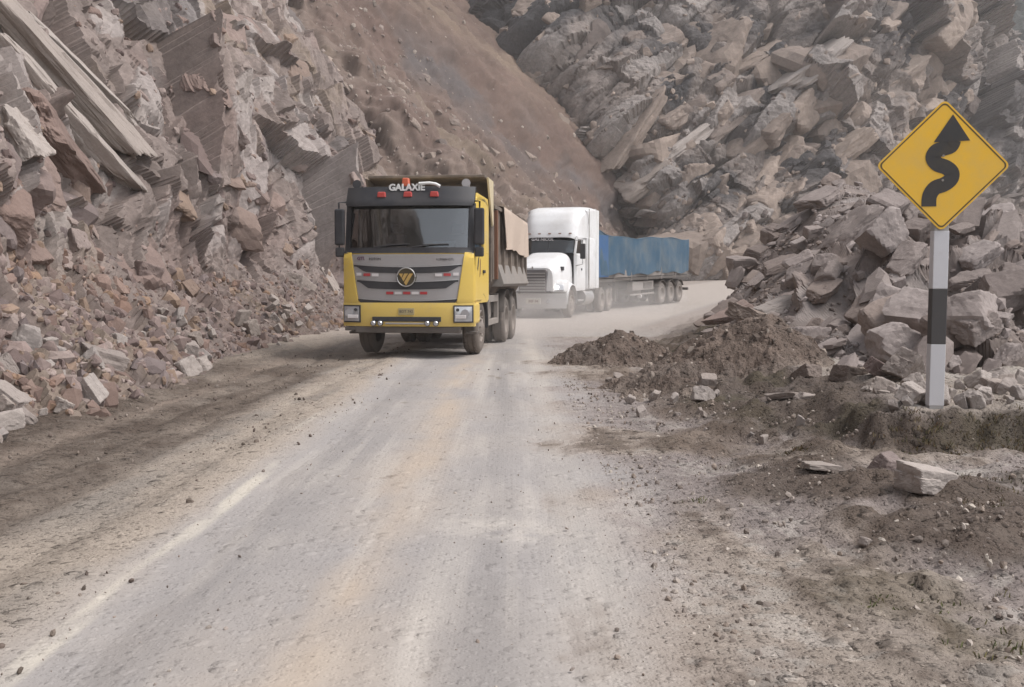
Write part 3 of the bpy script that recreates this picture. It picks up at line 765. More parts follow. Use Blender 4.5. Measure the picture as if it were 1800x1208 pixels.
#SECTION2
# ---------------------------------------------------------------- broken rock on the slopes
def surf_at(S, N, u, v):
    Q = S.reshape(-1, 3)
    pu, pv = project(Q)
    d = (pu - u) ** 2 + (pv - v) ** 2
    k = np.argsort(d)[:40]
    k = k[d[k] < max(d[k[0]] * 4, 25)]
    i = k[np.argmin(Q[k, 1])]
    return Q[i], N.reshape(-1, 3)[i]
def obj_matrix(pos, R, scale):
    M4 = Matrix.Identity(4)
    for r in range(3):
        for c in range(3):
            M4[r][c] = float(R[r, c] * (scale if np.isscalar(scale) else scale[c]))
        M4[r][3] = float(pos[r])
    return M4
def jit(r, a):
    return np.array(Euler((r.uniform(-a, a), r.uniform(-a, a), r.uniform(-a, a)), 'XYZ').to_matrix())
def scatter(parent, S, N, A, meshes, lib, count_big, size_big, count_small, size_small, pal, m_small, seed, box, wfun=None, aim=.5, zlim=(-1, 99), sink=.42):
    r = np.random.default_rng(seed)
    Q = S.reshape(-1, 3); NN = N.reshape(-1, 3)
    u, v = project(Q)
    ok = (u > box[0]) & (u < box[2]) & (v > box[1]) & (v < box[3]) & (Q[:, 2] > zlim[0]) & (Q[:, 2] < zlim[1]) & (Q[:, 1] > 1)
    w = ok.astype(float)
    if wfun is not None: w = w * wfun(Q, u, v)
    w /= w.sum()
    pick = r.choice(len(Q), count_big + count_small, p=w)
    base = A.T                                  # columns: long, middle, thin axis
    for k in range(count_big):
        s = size_big[0] * (size_big[1] / size_big[0]) ** (r.random() ** 1.8)
        R = jit(r, aim) @ base
        o = link("rock", meshes[r.integers(len(meshes))], None, parent)
        o.matrix_world = obj_matrix(Q[pick[k]] - NN[pick[k]] * s * sink, R, s)
    pk = pick[count_big:]
    sz = size_small[0] * (size_small[1] / size_small[0]) ** (r.random(count_small) ** 2.2)
    mats_ = [jit(r, aim * 1.6) @ base for _ in range(count_small)]
    heap("rock_fragments", lib, Q[pk] - NN[pk] * (sz * .15)[:, None], sz, mats_, rock_palette(r, count_small, pal), m_small, parent)

ME_ROCK = stone_meshes(BLOCKS + SLATES[:4], "rock", M_STONE)
ME_GREY = stone_meshes(BLOCKS + SLATES[:4], "far_rock", M_GREY)
scatter(cliff, CS, CN, A_SLAB, ME_ROCK, STONES, 298, (.28, 1.35), 700, (.05, .20), ROCK_TINTS, M_RUBBLE, 21, (-60, -40, 700, 560), lambda Q, u, v: (np.abs((v - 30) - 1.04 * u) > 75) * sstep(1.3, 2.4, Q[:, 2]) * (1 / np.maximum(Q[:, 1], 5)), .38, sink=.60)
def talus():
    r = np.random.default_rng(77)
    Q = CS.reshape(-1, 3); NN = CN.reshape(-1, 3); u, v = project(Q)
    w = ((u > -60) & (u < 640) & (Q[:, 1] > 5) & (Q[:, 1] < 38)) * (1 - sstep(1.3, 2.2, Q[:, 2])) * sstep(-.1, .25, Q[:, 2]) / np.maximum(Q[:, 1], 6)
    n = 3600
    pk = r.choice(len(Q), n, p=w / w.sum())
    sz = .045 * (.26 / .045) ** (r.random(n) ** 2.6)
    R = rot_mats(n, r)
    cols = rock_palette(r, n, ROCK_TINTS)
    warm = fbm(Q[pk], 2.5, 3, 66)
    cols = np.where((warm > .1)[:, None], cols * np.array([1.0, .93, .86]), cols)
    heap("rock_debris", STONES[:5] + PEBBLES, Q[pk] - NN[pk] * (sz * .1)[:, None], sz, R, cols, M_RUBBLE, cliff)
talus()
scatter(cliff2, FS, FN, A_FAR, ME_GREY, STONES, 298, (1.1, 5.2), 700, (.25, .8), GREY_TINTS, M_RUBBLE, 22, (820, -60, 1720, 480), None, .38, sink=.60)
ME_BANK = stone_meshes(BLOCKS[:16] + SLATES, "bank_rock", M_BANK)
scatter(bankrock, BS, BN, A_PILE, ME_BANK, PEBBLES, 290, (.12, .50), 3600, (.03, .13), BANK_TINTS, M_RUBBLE, 23, (1230, 300, 1880, 680), lambda Q, u, v: 1 / np.maximum(Q[:, 1], 8) ** 1.2, .45, sink=.52)
scatter(slope, SS, SN, A_SLIDE, ME_GREY, PEBBLES, 110, (.30, 1.5), 2200, (.08, .4), [(.25, .205, .18), (.21, .165, .145), (.30, .255, .22)], M_RUBBLE, 24, (450, -40, 1150, 470), lambda Q, u, v: np.where(u < 640 + 1.15 * v, 1, .12), .6)

def slab(parent, S, N, A, u, v, dims, seed, m, sink=.3, twist=(0, 0, 0), name="rock_slab"):
    q, n = surf_at(S, N, u, v)
    V, F = stone(seed, 5 if q[1] < 40 else 4, 12, (1, 1, 1), .04, boxy=.35)
    R = jit(np.random.default_rng(seed), .22) @ A.T
    W = (V * np.array(dims)) @ R.T
    me = mesh_np(name, W, F)
    o = link(name, me, m, parent)
    o.location = q - n * (sink + .35) * min(dims[2] * 2.5, dims[1])
    return o
# long tilted beds at the upper left
def bed(parent, S, N, u0, v0, u1, v1, hw, th, seed, m, out=.05):
    """a long bed laid bare on the face between two points of it"""
    q0, n0 = surf_at(S, N, u0, v0); q1, n1 = surf_at(S, N, u1, v1)
    d = q1 - q0; L = np.linalg.norm(d)
    n = n0 + n1 + np.array([.25, -.5, .35])
    A = frame(d, n)
    V, F = stone(seed, 5, 6, (1, 1, 1), .05, boxy=1.2)
    W = (V * np.array([L * .72, hw * 1.5, th * 1.5])) @ A
    me = mesh_np("rock_slab", W, F)
    o = link("rock_slab", me, m, parent); o.location = (q0 + q1) / 2 + A[2] * out
bed(cliff, CS, CN, 5, 30, 252, 288, .34, .22, 701, M_PALE, .10)
bed(cliff, CS, CN, 2, 85, 200, 318, .20, .26, 702, M_PALE, .04)
bed(cliff, CS, CN, 60, 40, 240, 215, .16, .16, 703, M_PALE, .0)
bed(cliff, CS, CN, 40, 190, 175, 325, .45, .30, 704, M_STONE, -.05)
bed(cliff, CS, CN, 2, 200, 60, 285, .30, .26, 705, M_PALE, .0)
slab(cliff, CS, CN, A_SLAB, 20, 215, (1.6, .8, .4), 4, M_STONE, .2)
slab(cliff, CS, CN, A_SLAB, 10, 320, (1.0, .7, .35), 5, M_STONE, .2)
slab(cliff, CS, CN, A_SLAB, 290, 90, (1.5, .8, .4), 6, M_STONE, .3)
slab(cliff, CS, CN, A_SLAB, 255, 150, (1.3, .7, .3), 7, M_STONE, .2)
slab(cliff, CS, CN, A_SLAB, 400, 110, (1.9, 1.0, .5), 8, M_STONE, .3)
slab(cliff, CS, CN, A_SLAB, 560, 380, (1.5, 1.1, .5), 9, M_PALE, .3)
slab(cliff, CS, CN, A_SLAB, 500, 250, (1.6, 1.0, .45), 10, M_STONE, .3)
slab(cliff, CS, CN, A_SLAB, 330, 330, (1.0, .7, .3), 12, M_STONE, .2)
slab(cliff, CS, CN, A_SLAB, 200, 410, (.9, .5, .22), 13, M_STONE, .2)
slab(cliff, CS, CN, A_SLAB, 60, 420, (.8, .5, .3), 14, M_STONE, .2)
# beds of the cliff beyond the bend, rising to the right
for k, (u, v, d, m) in enumerate([(1425, 110, (6.0, 4.2, 1.2), M_PALE), (1110, 215, (6.0, 2.4, .8), M_GREY), (1200, 250, (5.0, 2.0, .8), M_PALE), (1290, 180, (5.2, 2.2, .9), M_GREY), (1330, 90, (5, 2.5, .9), M_GREY),
        (1185, 185, (2.6, 2.2, 1.0), M_GREY), (1080, 90, (3.5, 2.2, 1.0), M_GREY), (1250, 30, (3.5, 2.5, 1.0), M_GREY), (1380, 260, (4.0, 2.6, 1.2), M_GREY), (1500, 250, (4, 2.5, 1.2), M_GREY), (1590, 120, (4, 2.4, 1.0), M_GREY), (1130, 300, (3.5, 2.0, 1.0), M_PALE), (1560, 20, (4, 2.4, 1), M_GREY)]):
    slab(cliff2, FS, FN, A_FAR, u, v, d, 30 + k, m, .15)
# broken beds of the outcrop behind the sign
for k, (u, v, d, m) in enumerate([(1500, 430, (0.81, 0.52, 0.21), M_BANK), (1450, 360, (0.76, 0.46, 0.17), M_BANK), (1460, 520, (0.41, 0.31, 0.17), M_BANK), (1385, 470, (0.54, 0.29, 0.12), M_BANK), (1530, 560, (0.43, 0.31, 0.19), M_BANK), (1400, 400, (0.65, 0.29, 0.12), M_BANK),
        (1720, 470, (0.49, 0.35, 0.19), M_BANK), (1600, 480, (0.49, 0.35, 0.19), M_BANK), (1710, 590, (0.32, 0.29, 0.19), M_BANK), (1780, 540, (0.32, 0.29, 0.19), M_BANK), (1590, 390, (0.65, 0.41, 0.19), M_BANK), (1340, 500, (0.38, 0.23, 0.11), M_BANK), (1770, 640, (0.24, 0.17, 0.12), M_BANK)]):
    slab(bankrock, BS, BN, A_PILE, u, v, d, 60 + k, m, .25)

# ---------------------------------------------------------------- loose boulders, each a thing
def boulder(u, v, size, label, seed, m, z=None, sink=.25, dims=(1, .8, .7), rot=(0, 0, 0), cat="rock", group=None, name="boulder", depth=None, sub=5):
    if depth is None:
        q = G(u, v, 0.0)
        for _ in range(12):
            q = G(u, v, float(zg(np.array([q[0]]), np.array([q[1]]))[0]))
    elif depth < 0:
        q, nn_ = surf_at(CS, CN, u, v); q = q - nn_ * size * .30; q = q - np.array([0, 0, size * .25])
    else:
        q = P(u, v, depth)
    V, F = stone(seed, sub, 9, dims, .03, boxy=.9)
    W = (V * size) @ np.array(Euler(rot, 'XYZ').to_matrix()).T
    W[:, 2] -= W[:, 2].min() + sink * size
    me = mesh_np(name, W, F)
    o = link(name, me, m); o.location = q
    tag(o, label, cat, group)
    return o
boulder(1755, 738, .30, "large angular boulder on the bank edge right of the sign post", 401, M_PALE, rot=(.3, .2, .5), dims=(1, .7, .8))
boulder(1590, 668, .27, "wedge-shaped pale boulder just left of the sign post", 402, M_PALE, rot=(.5, .4, 1.0), dims=(1, .8, .8))
boulder(1492, 668, .25, "rounded grey rock among stones left of the wedge-shaped boulder", 403, M_GREY, rot=(.1, .2, .3), dims=(1, .7, .6))
boulder(1415, 672, .22, "low grey rock at the left end of the bank under the outcrop", 404, M_GREY, rot=(.1, .3, 2.0), dims=(1.2, .7, .5))
boulder(1380, 700, .17, "small flat pale stone at the left corner of the bank", 405, M_PALE, rot=(.1, .1, 2.6), dims=(1.2, .7, .35))
boulder(1432, 705, .20, "flat whitish slab lying on the bank edge above the moss", 406, M_PALE, rot=(.0, .1, .2), dims=(1.4, .7, .3))
boulder(1545, 668, .18, "brownish block between the grey rock and the wedge-shaped boulder", 407, M_STONE, rot=(.3, .5, .2))
boulder(1600, 705, .16, "block resting against the foot of the sign post", 408, M_PALE, rot=(.5, .1, .8))
boulder(1628, 848, .21, "biggest pale block lying on the low ground below the sign", 409, M_PALE, rot=(.1, .15, .5), dims=(1.3, .8, .55), sink=.5)
boulder(1562, 838, .15, "small block touching the left side of the biggest block below the bank", 410, M_STONE, rot=(.2, .1, .3))
boulder(1440, 826, .15, "thin white flat stone lying on dark soil below the bank", 411, M_PALE, rot=(0, .1, .3), dims=(1.2, .6, .2), sink=.1)
boulder(1246, 682, .15, "white stone on the brown soil left of the bank", 412, M_PALE, rot=(.4, .1, .3), dims=(1, .8, .8))
boulder(1238, 706, .17, "pale rock in front of the white stone on brown soil", 413, M_PALE, rot=(.1, .5, .9), dims=(1, .7, .7))
boulder(1521, 962, .05, "small white stone beside the reddish moss on the right verge", 414, M_PALE, rot=(.1, .5, .9), sub=3)
boulder(55, 712, .42, "big pale boulder in the rubble at the foot of the left cliff", 421, M_PALE, rot=(.5, .3, .4), dims=(1, .8, .75))
boulder(15, 728, .25, "pale block left of the big boulder at the cliff foot", 422, M_PALE, rot=(.2, .6, .1))
boulder(158, 716, .24, "upright pale stone right of the big boulder at the cliff foot", 423, M_PALE, rot=(.6, 1.0, .2), dims=(1, .6, .7))
boulder(112, 725, .20, "light grey block between the big boulder and the upright stone", 424, M_PALE, rot=(.3, .1, 2.2))
boulder(190, 632, .38, "large pinkish rock lying halfway up the rubble of the left cliff", 425, M_PALE, depth=-1, rot=(.1, .3, .7), dims=(1.1, .8, .6))
boulder(266, 492, .38, "stout boulder perched on the left slope above the cliff-foot rubble", 426, M_STONE, depth=-1, rot=(.1, .5, .7), dims=(1.1, .9, .8))
boulder(338, 505, .36, "dark upright block beside the perched boulder on the left slope", 427, M_STONE, depth=-1, rot=(.5, .9, .1), dims=(1, .6, .6))
boulder(585, 505, .75, "white upright slab of rock just left of the yellow truck", 428, M_PALE, depth=-1, rot=(.5, 1.1, .2), dims=(1, .5, .35))
boulder(538, 500, .55, "pale rock on the rubble left of the white upright slab", 429, M_PALE, depth=-1, rot=(.2, .5, 1.2))
boulder(430, 606, .34, "brown-grey block at the far end of the cliff-foot rubble", 430, M_STONE, rot=(.2, .3, 1.2))
boulder(1330, 578, .55, "jumbled grey slab on top of the brown earth heap", 431, M_GREY, depth=16.5, rot=(.2, .3, .4), dims=(1.2, .8, .35))
boulder(1290, 562, .40, "slanting flat rock at the left tip of the outcrop", 432, M_STONE, depth=18.5, rot=(.1, -.4, .4), dims=(1.4, .7, .3))
boulder(1370, 556, .45, "pale flat rock behind the jumbled slab near the outcrop", 433, M_PALE, depth=17.5, rot=(.1, -.3, .2), dims=(1.3, .7, .35))

def little_rocks():
    r = np.random.default_rng(909)
    me_p = stone_meshes(BLOCKS, "pale_rock", M_PALE)
    # foot of the left cliff
    n = 0
    while n < 110:
        y = 8.2 + 22 * r.random() ** 1.7
        x = -4.75 - 1.0 * r.random() ** .8 + (.25 * math.sin(y * .9)) - .35 * (y > 14)
        s = .06 + .20 * r.random() ** 2.2
        o = link("rock", me_p[r.integers(len(me_p))])
        R = rot_mats(1, r)[0]
        zb = float(zg(np.array([x]), np.array([y]))[0]) + max(0, (-5.1 - x)) * .75
        o.matrix_world = obj_matrix((x, y, zb + s * .35), R, s)
        tag(o, "small angular pale rock in the rubble along the foot of the left cliff", "rock", "pale rocks along the foot of the left cliff")
        n += 1
    n = 0
    while n < 60:
        x = 2.2 + 3.0 * r.random(); y = 8.5 + 1.9 * r.random() ** 1.3
        s = .04 + .13 * r.random() ** 2
        if bench_mask(np.array([x]), np.array([y]))[0] < .8: continue
        o = link("rock", me_p[r.integers(len(me_p))])
        zb = float(zg(np.array([x]), np.array([y]))[0])
        o.matrix_world = obj_matrix((x, y, zb + s * .3), rot_mats(1, r)[0], s)
        tag(o, "small stone strewn on the bank around the foot of the sign post", "rock", "stones on the bank around the sign")
        n += 1
    n = 0
    while n < 34:
        x = 1.3 + 1.6 * r.random(); y = 8.6 + 7 * r.random()
        s = .03 + .08 * r.random() ** 2
        o = link("rock", me_p[r.integers(len(me_p))])
        zb = float(zg(np.array([x]), np.array([y]))[0])
        o.matrix_world = obj_matrix((x, y, zb + s * .3), rot_mats(1, r)[0], s)
        tag(o, "small stone on the brown soil between the road and the bank", "rock", "stones on the brown soil beside the road")
        n += 1
little_rocks()

def pebbles():
    r = np.random.default_rng(31)
    def lay(name, n, fx, fy, s0, s1, pal, keep=None, ex=2.6):
        x, y = fx(n), fy(n)
        z = zg(x, y)
        if keep is not None:
            k = keep(x, y); x, y, z = x[k], y[k], z[k]
        n = len(x)
        s = s0 * (s1 / s0) ** (r.random(n) ** ex)
        heap(name, PEBBLES, np.stack([x, y, z + s * .02], 1), s, rot_mats(n, r), rock_palette(r, n, pal), M_RUBBLE)
    vergepal = [(.22, .185, .162), (.30, .255, .225), (.37, .32, .28), (.18, .148, .128), (.42, .37, .32), (.26, .21, .175)]
    o = lay("verge_gravel", 12000, lambda n: .7 + 3.9 * r.random(n) ** 1.25, lambda n: 2.6 + 13 * r.random(n) ** 1.7, .004, .034, vergepal, lambda x, y: ((vnoise(np.stack([x, y, x * 0], 1) * 1.6, 3) + .5 * vnoise(np.stack([x, y, x * 0], 1) * 4, 4) )> -.6) & (x < 1.2 + .62 * y))
    lay("road_grit", 420, lambda n: -1.9 + 2.5 * r.random(n), lambda n: 2.6 + 14 * r.random(n) ** 1.5, .005, .022, vergepal)
    lay("shoulder_gravel", 2200, lambda n: -5.2 + 3.4 * r.random(n), lambda n: 3.2 + 19 * r.random(n) ** 1.5, .006, .04, [(.13, .10, .085), (.18, .145, .12), (.10, .08, .065), (.24, .20, .17)], lambda x, y: (vnoise(np.stack([x, y, x * 0], 1) * 1.3, 8) > -.1) | (x < -4.6))
pebbles()
# ---------------------------------------------------------------- builders for made things
class MB:
    def __init__(s): s.v = []; s.f = []
    def add(s, V, F):
        k = len(s.v); s.v += [tuple(map(float, p)) for p in V]; s.f += [tuple(i + k for i in f) for f in F]; return s
    def box(s, x0, x1, y0, y1, z0, z1):
        V = [(x0, y0, z0), (x1, y0, z0), (x1, y1, z0), (x0, y1, z0), (x0, y0, z1), (x1, y0, z1), (x1, y1, z1), (x0, y1, z1)]
        return s.add(V, [(0, 3, 2, 1), (4, 5, 6, 7), (0, 1, 5, 4), (1, 2, 6, 5), (2, 3, 7, 6), (3, 0, 4, 7)])
    def hexa(s, bottom, top):
        return s.add(list(bottom) + list(top), [(0, 3, 2, 1), (4, 5, 6, 7), (0, 1, 5, 4), (1, 2, 6, 5), (2, 3, 7, 6), (3, 0, 4, 7)])
    def prism(s, prof, a, b, axis='x'):
        """profile polygon (two coords in cyclic order of the other axes) extruded along axis"""
        n = len(prof)
        def pt(p, t):
            return {'x': (t, p[0], p[1]), 'y': (p[0], t, p[1]), 'z': (p[0], p[1], t)}[axis]
        V = [pt(p, a) for p in prof] + [pt(p, b) for p in prof]
        F = [tuple(range(n))[::-1], tuple(range(n, 2 * n))] + [(i, (i + 1) % n, n + (i + 1) % n, n + i) for i in range(n)]
        return s.add(V, F)
    def tube(s, pts, r, n=10, closed=False):
        pts = [Vector(p) for p in pts]
        rings = []
        for i, p in enumerate(pts):
            t = (pts[min(i + 1, len(pts) - 1)] - pts[max(i - 1, 0)]).normalized()
            a = t.cross(Vector((0, 0, 1)));
            if a.length < .1: a = t.cross(Vector((1, 0, 0)))
            a.normalize(); b = t.cross(a)
            rr = r[i] if isinstance(r, (list, tuple)) else r
            rings.append([p + a * rr * math.cos(2 * math.pi * k / n) + b * rr * math.sin(2 * math.pi * k / n) for k in range(n)])
        V = [q for g in rings for q in g]
        F = [(i * n + k, i * n + (k + 1) % n, (i + 1) * n + (k + 1) % n, (i + 1) * n + k) for i in range(len(rings) - 1) for k in range(n)]
        F += [tuple(range(n))[::-1], tuple((len(rings) - 1) * n + k for k in range(n))]
        return s.add(V, F)
    def lathe_x(s, prof, cx, cy, cz, n=36):
        """profile (x, r) turned about the x axis"""
        V, F = [], []
        m = len(prof)
        for k in range(n):
            a = 2 * math.pi * k / n
            V += [(cx + x, cy + r * math.cos(a), cz + r * math.sin(a)) for x, r in prof]
        for k in range(n):
            for i in range(m - 1):
                F.append((k * m + i, k * m + i + 1, ((k + 1) % n) * m + i + 1, ((k + 1) % n) * m + i))
        return s.add(V, F)
    def disc_y(s, cx, y0, y1, cz, r, n=24, r2=None):
        r2 = r if r2 is None else r2
        V = [(cx + r * math.cos(2 * math.pi * k / n), y1, cz + r * math.sin(2 * math.pi * k / n)) for k in range(n)] + [(cx + r2 * math.cos(2 * math.pi * k / n), y0, cz + r2 * math.sin(2 * math.pi * k / n)) for k in range(n)]
        F = [tuple(range(n)), tuple(range(n, 2 * n))[::-1]] + [(k, n + k, n + (k + 1) % n, (k + 1) % n) for k in range(n)]
        return s.add(V, F)
    def surf(s, fn, nu, nv, thick=None):
        """grid from fn(s,t)->point; optional solid thickness vector"""
        V = [fn(i / (nu - 1), j / (nv - 1)) for j in range(nv) for i in range(nu)]
        F = [(j * nu + i, j * nu + i + 1, (j + 1) * nu + i + 1, (j + 1) * nu + i) for j in range(nv - 1) for i in range(nu - 1)]
        if thick is not None:
            n = len(V); t = Vector(thick)
            V2 = V + [tuple(Vector(p) + t) for p in V]
            F2 = F + [tuple(i + n for i in f[::-1]) for f in F]
            rim = [i for i in range(nu)] + [j * nu + nu - 1 for j in range(1, nv)] + [(nv - 1) * nu + i for i in range(nu - 2, -1, -1)] + [j * nu for j in range(nv - 2, 0, -1)]
            F2 += [(rim[k], rim[(k + 1) % len(rim)], rim[(k + 1) % len(rim)] + n, rim[k] + n)[::-1] for k in range(len(rim))]
            return s.add(V2, F2)
        return s.add(V, F)
    def build(s, name, m, parent=None, bevel=0, seg=2, smooth=None):
        me = bpy.data.meshes.new(name); me.from_pydata(s.v, [], s.f); me.update()
        bm = bmesh.new(); bm.from_mesh(me)
        bmesh.ops.recalc_face_normals(bm, faces=bm.faces)
        if bevel > 0:
            ed = [e for e in bm.edges if len(e.link_faces) == 2 and e.calc_face_angle(0) > .35]
            bmesh.ops.bevel(bm, geom=ed, offset=bevel, segments=seg, profile=.5, affect='EDGES', clamp_overlap=True)
        if smooth:
            for f in bm.faces: f.smooth = True
            for e in bm.edges:
                if len(e.link_faces) == 2 and e.calc_face_angle(0) > smooth: e.smooth = False
        bm.to_mesh(me); bm.free()
        return link(name, me, m, parent)

def text_part(name, body, size, loc, rot, m, parent, depth=.004, bold=0.0, align='CENTER'):
    cu = bpy.data.curves.new(name, 'FONT'); cu.body = body; cu.size = size; cu.extrude = depth; cu.offset = bold
    cu.align_x = align; cu.align_y = 'CENTER'; cu.resolution_u = 3
    tmp = bpy.data.objects.new("tmp", cu); COL.objects.link(tmp)
    dg = bpy.context.evaluated_depsgraph_get()
    me = bpy.data.meshes.new_from_object(tmp.evaluated_get(dg))
    bpy.data.objects.remove(tmp, do_unlink=True); bpy.data.curves.remove(cu)
    me.transform(Matrix.Translation(loc) @ Euler(rot, 'XYZ').to_matrix().to_4x4())
    me.materials.clear()
    return link(name, me, m, parent)
FACE = (math.pi / 2, 0, 0)          # reads from -y

DUST = (.34, .285, .24)
M_YEL = mat("yellow_paint", (.74, .50, .045), .45, dirt=(.50, .39, .21), dirt_amt=.8, coat=.15)
M_CREAM = mat("cream_paint", (.62, .52, .33), .5, dirt=DUST, dirt_amt=.45)
M_BLK = mat("black_trim", (.022, .023, .028), .5, dirt=(.10, .09, .085), dirt_amt=.45)
M_SIL = mat("silver_trim", (.36, .345, .345), .45, metal=.35, dirt=(.36, .33, .31), dirt_amt=.6)
M_RUB = mat("tyre_rubber", (.035, .033, .032), .85, dirt=(.24, .20, .17), dirt_amt=.85, dscale=2.5)
M_RIM = mat("dusty_rim", (.22, .20, .19), .6, metal=.2, dirt=DUST, dirt_amt=.8)
M_CHS = mat("chassis_steel", (.05, .046, .043), .7, dirt=(.22, .185, .16), dirt_amt=.6)
M_FRM = mat("dusty_grey_steel", (.21, .195, .18), .7, dirt=(.33, .285, .25), dirt_amt=.9)
M_BODY = mat("rusty_dump_steel", (.10, .08, .065), .75, dirt=(.30, .245, .20), dirt_amt=.7, dscale=2.0)
M_RUST = mat("rust", (.16, .075, .045), .85)
M_TARP = mat("tan_tarpaulin", (.50, .40, .325), .9, bump=.3, bscale=14)
M_RED = mat("red_reflector", (.40, .045, .05), .35)
M_REDL = mat("red_lamp", (.50, .07, .06), .25, coat=.4)
M_ORNG = mat("orange_lamp", (.62, .13, .06), .3, coat=.4)
M_WHT = mat("white_paint", (.74, .74, .74), .40, dirt=(.47, .44, .41), dirt_amt=.5, coat=.2)
M_WREF = mat("white_reflector", (.62, .58, .57), .5)
M_LENS = mat("lamp_lens", (.55, .56, .58), .12, metal=.55, coat=.8)
M_LAMP = mat("lit_headlamp", (1.0, .97, .9), .2, emit=1.6)
M_CHR = mat("dull_chrome", (.50, .50, .50), .28, metal=.85, dirt=(.40, .37, .34), dirt_amt=.6)
M_GOLD = mat("gold_emblem", (.55, .36, .12), .4, metal=.35)
M_DGOLD = mat("dark_emblem", (.075, .06, .035), .5, metal=.2)
M_INT = mat("cab_interior", (.035, .035, .037), .8)
M_SEAT = mat("seat_cloth", (.10, .10, .115), .9)
M_PAPER = mat("paper", (.78, .82, .85), .7)
M_BLU = mat("blue_tarpaulin", (.022, .072, .125), .75, dirt=(.115, .14, .155), dirt_amt=.85, dscale=.9, bump=.35, bscale=3)
M_DBLU = mat("blue_board", (.022, .085, .21), .65, dirt=(.10, .14, .19), dirt_amt=.6)
M_TIMB = mat("grey_side_board", (.16, .145, .135), .8, dirt=(.28, .245, .22), dirt_amt=.8)
M_GLS = glass_mat("windscreen_glass", (.38, .43, .45), 2.4)
M_GLS2 = glass_mat("tinted_glass", (.22, .25, .27), 1.55)
M_BRZ = mat("bronze_text", (.12, .07, .10), .6)

def wheel(parent, x, y, r, w, side, dual=False, name="wheel"):
    """side: +1 = outer face towards +x"""
    e = empty(name, (0, 0, 0)); e.parent = parent
    me = MB()
    prof = [(-w / 2 + .03, r * .58), (-w / 2, r * .70), (-w / 2, r * .88), (-w / 2 + .03, r * .965), (-w / 2 + .055, r), (-w * .18, r), (-w * .17, r - .014), (-w * .13, r - .014), (-w * .12, r), (w * .12, r), (w * .13, r - .014), (w * .17, r - .014), (w * .18, r), (w / 2 - .055, r), (w / 2 - .03, r * .965), (w / 2, r * .88), (w / 2, r * .70), (w / 2 - .03, r * .58)]
    me.lathe_x(prof, x, y, r, 44)
    t = me.build("tyre", M_RUB, e, smooth=.9)
    # tread lugs
    lug = MB()
    for k in range(40):
        a = 2 * math.pi * k / 40
        for sx in (-1, 1):
            ca, sa = math.cos(a), math.sin(a)
            def q(dx, dr, dt): return (x + sx * dx, y + (r + dr) * ca - dt * sa, r + (r + dr) * sa + dt * ca)
            lug.hexa([q(w * .22, -.01, -.018), q(w * .5 - .05, -.01, -.022), q(w * .5 - .05, -.01, .022), q(w * .22, -.01, .018)],
                     [q(w * .22, .011, -.018), q(w * .5 - .05, .009, -.022), q(w * .5 - .05, .009, .022), q(w * .22, .011, .018)])
    lo = lug.build("tread_lugs", M_RUB, e); lo["kind"] = "stuff"
    o = side * w / 2
    rim = MB()
    if dual:
        pr = [(o * .9, r * .62), (o * .95, r * .56), (o * .2, r * .50), (-o * .1, r * .28), (-o * .1, r * .05)]
    else:
        pr = [(o * .9, r * .62), (o * .98, r * .57), (o * .70, r * .53), (o * .60, r * .42), (o * 1.10, r * .28), (o * 1.15, r * .16), (o * 1.25, r * .12), (o * 1.25, r * .01)]
    rim.lathe_x(pr, x, y, r, 28)
    rm = rim.build("rim", M_RIM, e, smooth=.7)
    for k in range(8):
        a = 2 * math.pi * k / 8
        b = MB(); xx = x + (o * .95 if not dual else o * .15)
        c = Vector((xx, y + r * .35 * math.cos(a), r + r * .35 * math.sin(a)))
        b.tube([c, c + Vector((side * .035, 0, 0))], .018, 6)
        b.build("wheel_nut", M_RIM, e)
    return e

